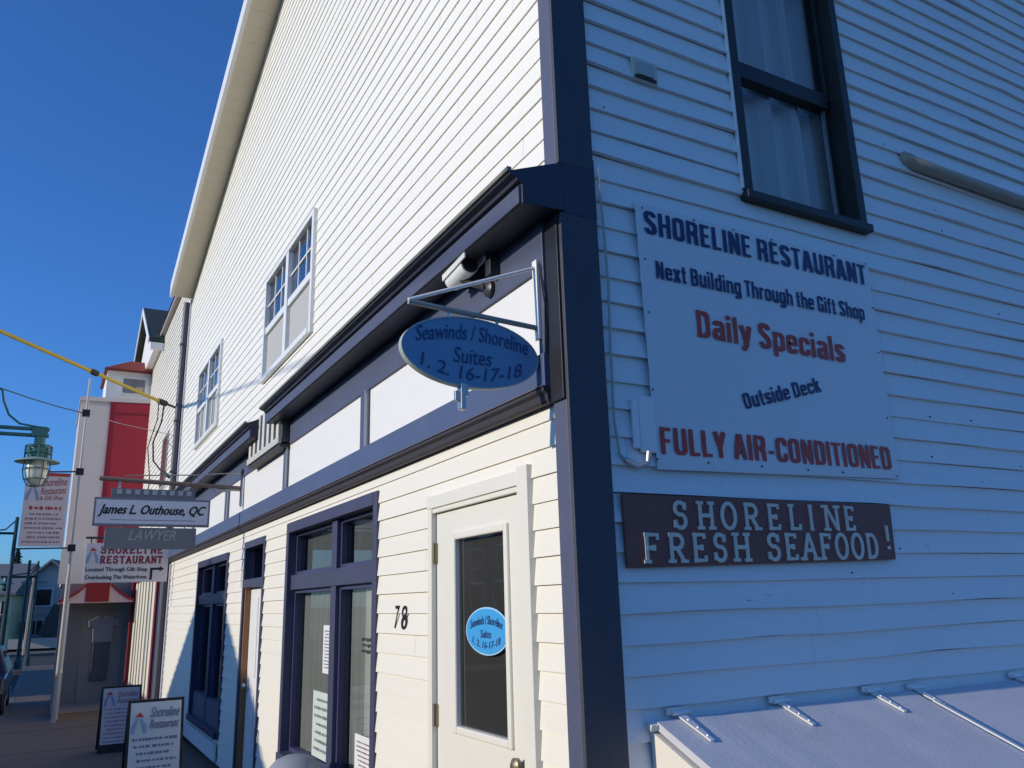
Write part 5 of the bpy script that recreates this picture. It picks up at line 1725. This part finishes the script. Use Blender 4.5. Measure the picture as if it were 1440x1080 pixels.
# dark parked car at the kerb
ca = thing('parked_car', 'dark car parked at the kerb beyond the porch', 'car', (-3.2, 19.2, gz(19.2) - 0.13), local=True)
mb = MB()
prof = [(-2.1, 0.25), (-2.15, 0.6), (-2.0, 0.88), (-1.2, 0.95), (-0.55, 1.42), (0.7, 1.44), (1.35, 0.98), (2.05, 0.9), (2.15, 0.55), (2.1, 0.25)]
vs = []
for w_, k in ((-0.86, 1.0), (-0.80, 1.0), (0.80, 1.0), (0.86, 1.0)):
    for (y_, z_) in prof:
        ww = w_ * (1.0 if z_ < 1.0 else 0.80)
        if abs(w_) > 0.82:
            vs.append((ww, y_ * 0.985, 0.28 + (z_ - 0.25) * 0.97 + 0.0))
        else:
            vs.append((ww, y_, z_))
n = len(prof)
fs = [tuple(range(n - 1, -1, -1)), tuple(range(3 * n, 4 * n))]
for k in range(3):
    for i in range(n):
        j = (i + 1) % n
        fs.append((k * n + i, k * n + j, (k + 1) * n + j, (k + 1) * n + i))
mb.add(vs, fs)
bd = mb.build('body', CARP, ca, bevel=0.03)
GLC = paint('car_glass', (0.02, 0.025, 0.03), 0.08, 0.05, 3)
for sg in (-1, 1):
    mb = MB()
    mb.prism([(-0.95, 1.0), (-0.52, 1.36), (0.62, 1.37), (1.12, 1.0)], 0, sg * 0.735 - 0.03, sg * 0.735 + 0.03)
    mb.build('side_window', GLC, ca)
MB().add([(-0.62, -1.17, 0.985), (0.62, -1.17, 0.985), (0.55, -0.60, 1.40), (-0.55, -0.60, 1.40)], [(0, 1, 2, 3)]).build('rear_window', GLC, ca, fix=False)
for sg in (-1, 1):
    for y_ in (-1.35, 1.35):
        wh = MB().lathe([(0.30, -0.09), (0.32, -0.07), (0.32, 0.07), (0.30, 0.09)], (sg * 0.79, y_, 0.32), 20, 0).build('wheel', RUBBER, ca, smooth=True)
        MB().lathe([(0.19, -0.005), (0.19, 0.005)], (sg * 0.885, y_, 0.32), 16, 0).build('rim', STEEL, wh)
    MB().box(sg * 0.65 - 0.14, sg * 0.65 + 0.14, -2.165, -2.13, 0.62, 0.76).build('tail_light', paint('tail_red', (0.35, 0.02, 0.02), 0.3, 0.1, 3), ca)

# ---------------------------------------------------------------- the far side of the street (shades the pavement, shows in the glass)


def row_shop(name, label, x1, y0, y1, z1, mat, gable=False, peak=0.0, cat='building'):
    t_ = thing(name, label, cat, (x1 - 4, (y0 + y1) / 2, -0.2))
    ym = (y0 + y1) / 2
    m_ = MB()
    if gable:
        m_.prism([(y0, -0.5), (y1, -0.5), (y1, z1), (ym, peak), (y0, z1)], 0, x1 - 9, x1)
    else:
        m_.box(x1 - 9, x1, y0, y1, -0.5, z1)
    m_.build('wall', mat, t_)
    m_ = MB()
    if gable:
        sl_ = (peak - z1) / (ym - y0)
        m_.prism([(y0 - 0.3, z1 - 0.3 * sl_), (y0 - 0.3, z1 - 0.3 * sl_ + 0.15), (ym, peak + 0.15), (y1 + 0.3, z1 - 0.3 * sl_ + 0.15), (y1 + 0.3, z1 - 0.3 * sl_), (ym, peak + 0.001)], 0, x1 - 9.2, x1 + 0.3)
    else:
        m_.box(x1 - 9.1, x1 + 0.12, y0 - 0.03, y1 + 0.03, z1, z1 + 0.14)
    m_.build('roof', GREYSH, t_)
    n_ = max(1, int((y1 - y0) / 2.2))
    for i in range(n_):
        yc_ = y0 + (i + 0.5) * (y1 - y0) / n_
        wf_ = MB().box(x1 + 0.002, x1 + 0.06, yc_ - 0.75, yc_ + 0.75, 0.6, 2.4).build('window', WPAINT, t_)
        MB().box(x1 + 0.061, x1 + 0.07, yc_ - 0.66, yc_ + 0.66, 0.7, 2.3).build('pane', MATS['dark_house_pane'], wf_)
        wf_ = MB().box(x1 + 0.002, x1 + 0.06, yc_ - 0.45, yc_ + 0.45, 2.9, 3.8).build('window', WPAINT, t_)
        MB().box(x1 + 0.061, x1 + 0.07, yc_ - 0.38, yc_ + 0.38, 2.97, 3.73).build('pane', MATS['dark_house_pane'], wf_)
    return t_


row_shop('shop_row', 'tan flat roofed shop row across the street, mirrored in the shop glass', -14.2, -14, 4.6, 4.25, BRICK)
row_shop('shop_row', 'cream flat roofed shop across the street next to the gabled one', -14.2, 4.7, 5.1, 4.3, paint('opp_cream', (0.62, 0.58, 0.48), 0.7, 0.1, 2))
row_shop('shop_row', 'white gabled shop across the street casting its pointed shadow', -14.2, 5.2, 12.0, 4.3, paint('opp_white', (0.7, 0.7, 0.68), 0.7, 0.1, 2), True, 6.25)
row_shop('shop_row', 'grey flat roofed shop across the street beyond the gabled one', -14.2, 12.1, 21.0, 4.2, paint('opp_grey', (0.36, 0.38, 0.40), 0.7, 0.1, 2))
row_shop('shop_row', 'low brown shop across the street near the crossing', -14.2, 23.5, 35.0, 4.1, paint('opp_brown', (0.30, 0.22, 0.17), 0.7, 0.1, 2))
po_ = thing('utility_pole', 'wooden utility pole across the street where the yellow cable starts', 'utility pole', (-14.2, -0.55, -0.2))
e_ = cabpt(5.4)
MB().tube([(e_.x, e_.y, -0.2), (e_.x, e_.y, 7.9)], [0.15, 0.11], 10).build('shaft', UPOLE, po_, smooth=True)
MB().box(e_.x - 0.06, e_.x + 0.06, e_.y - 0.8, e_.y + 0.8, 7.5, 7.62).build('crossarm', UPOLE, po_)
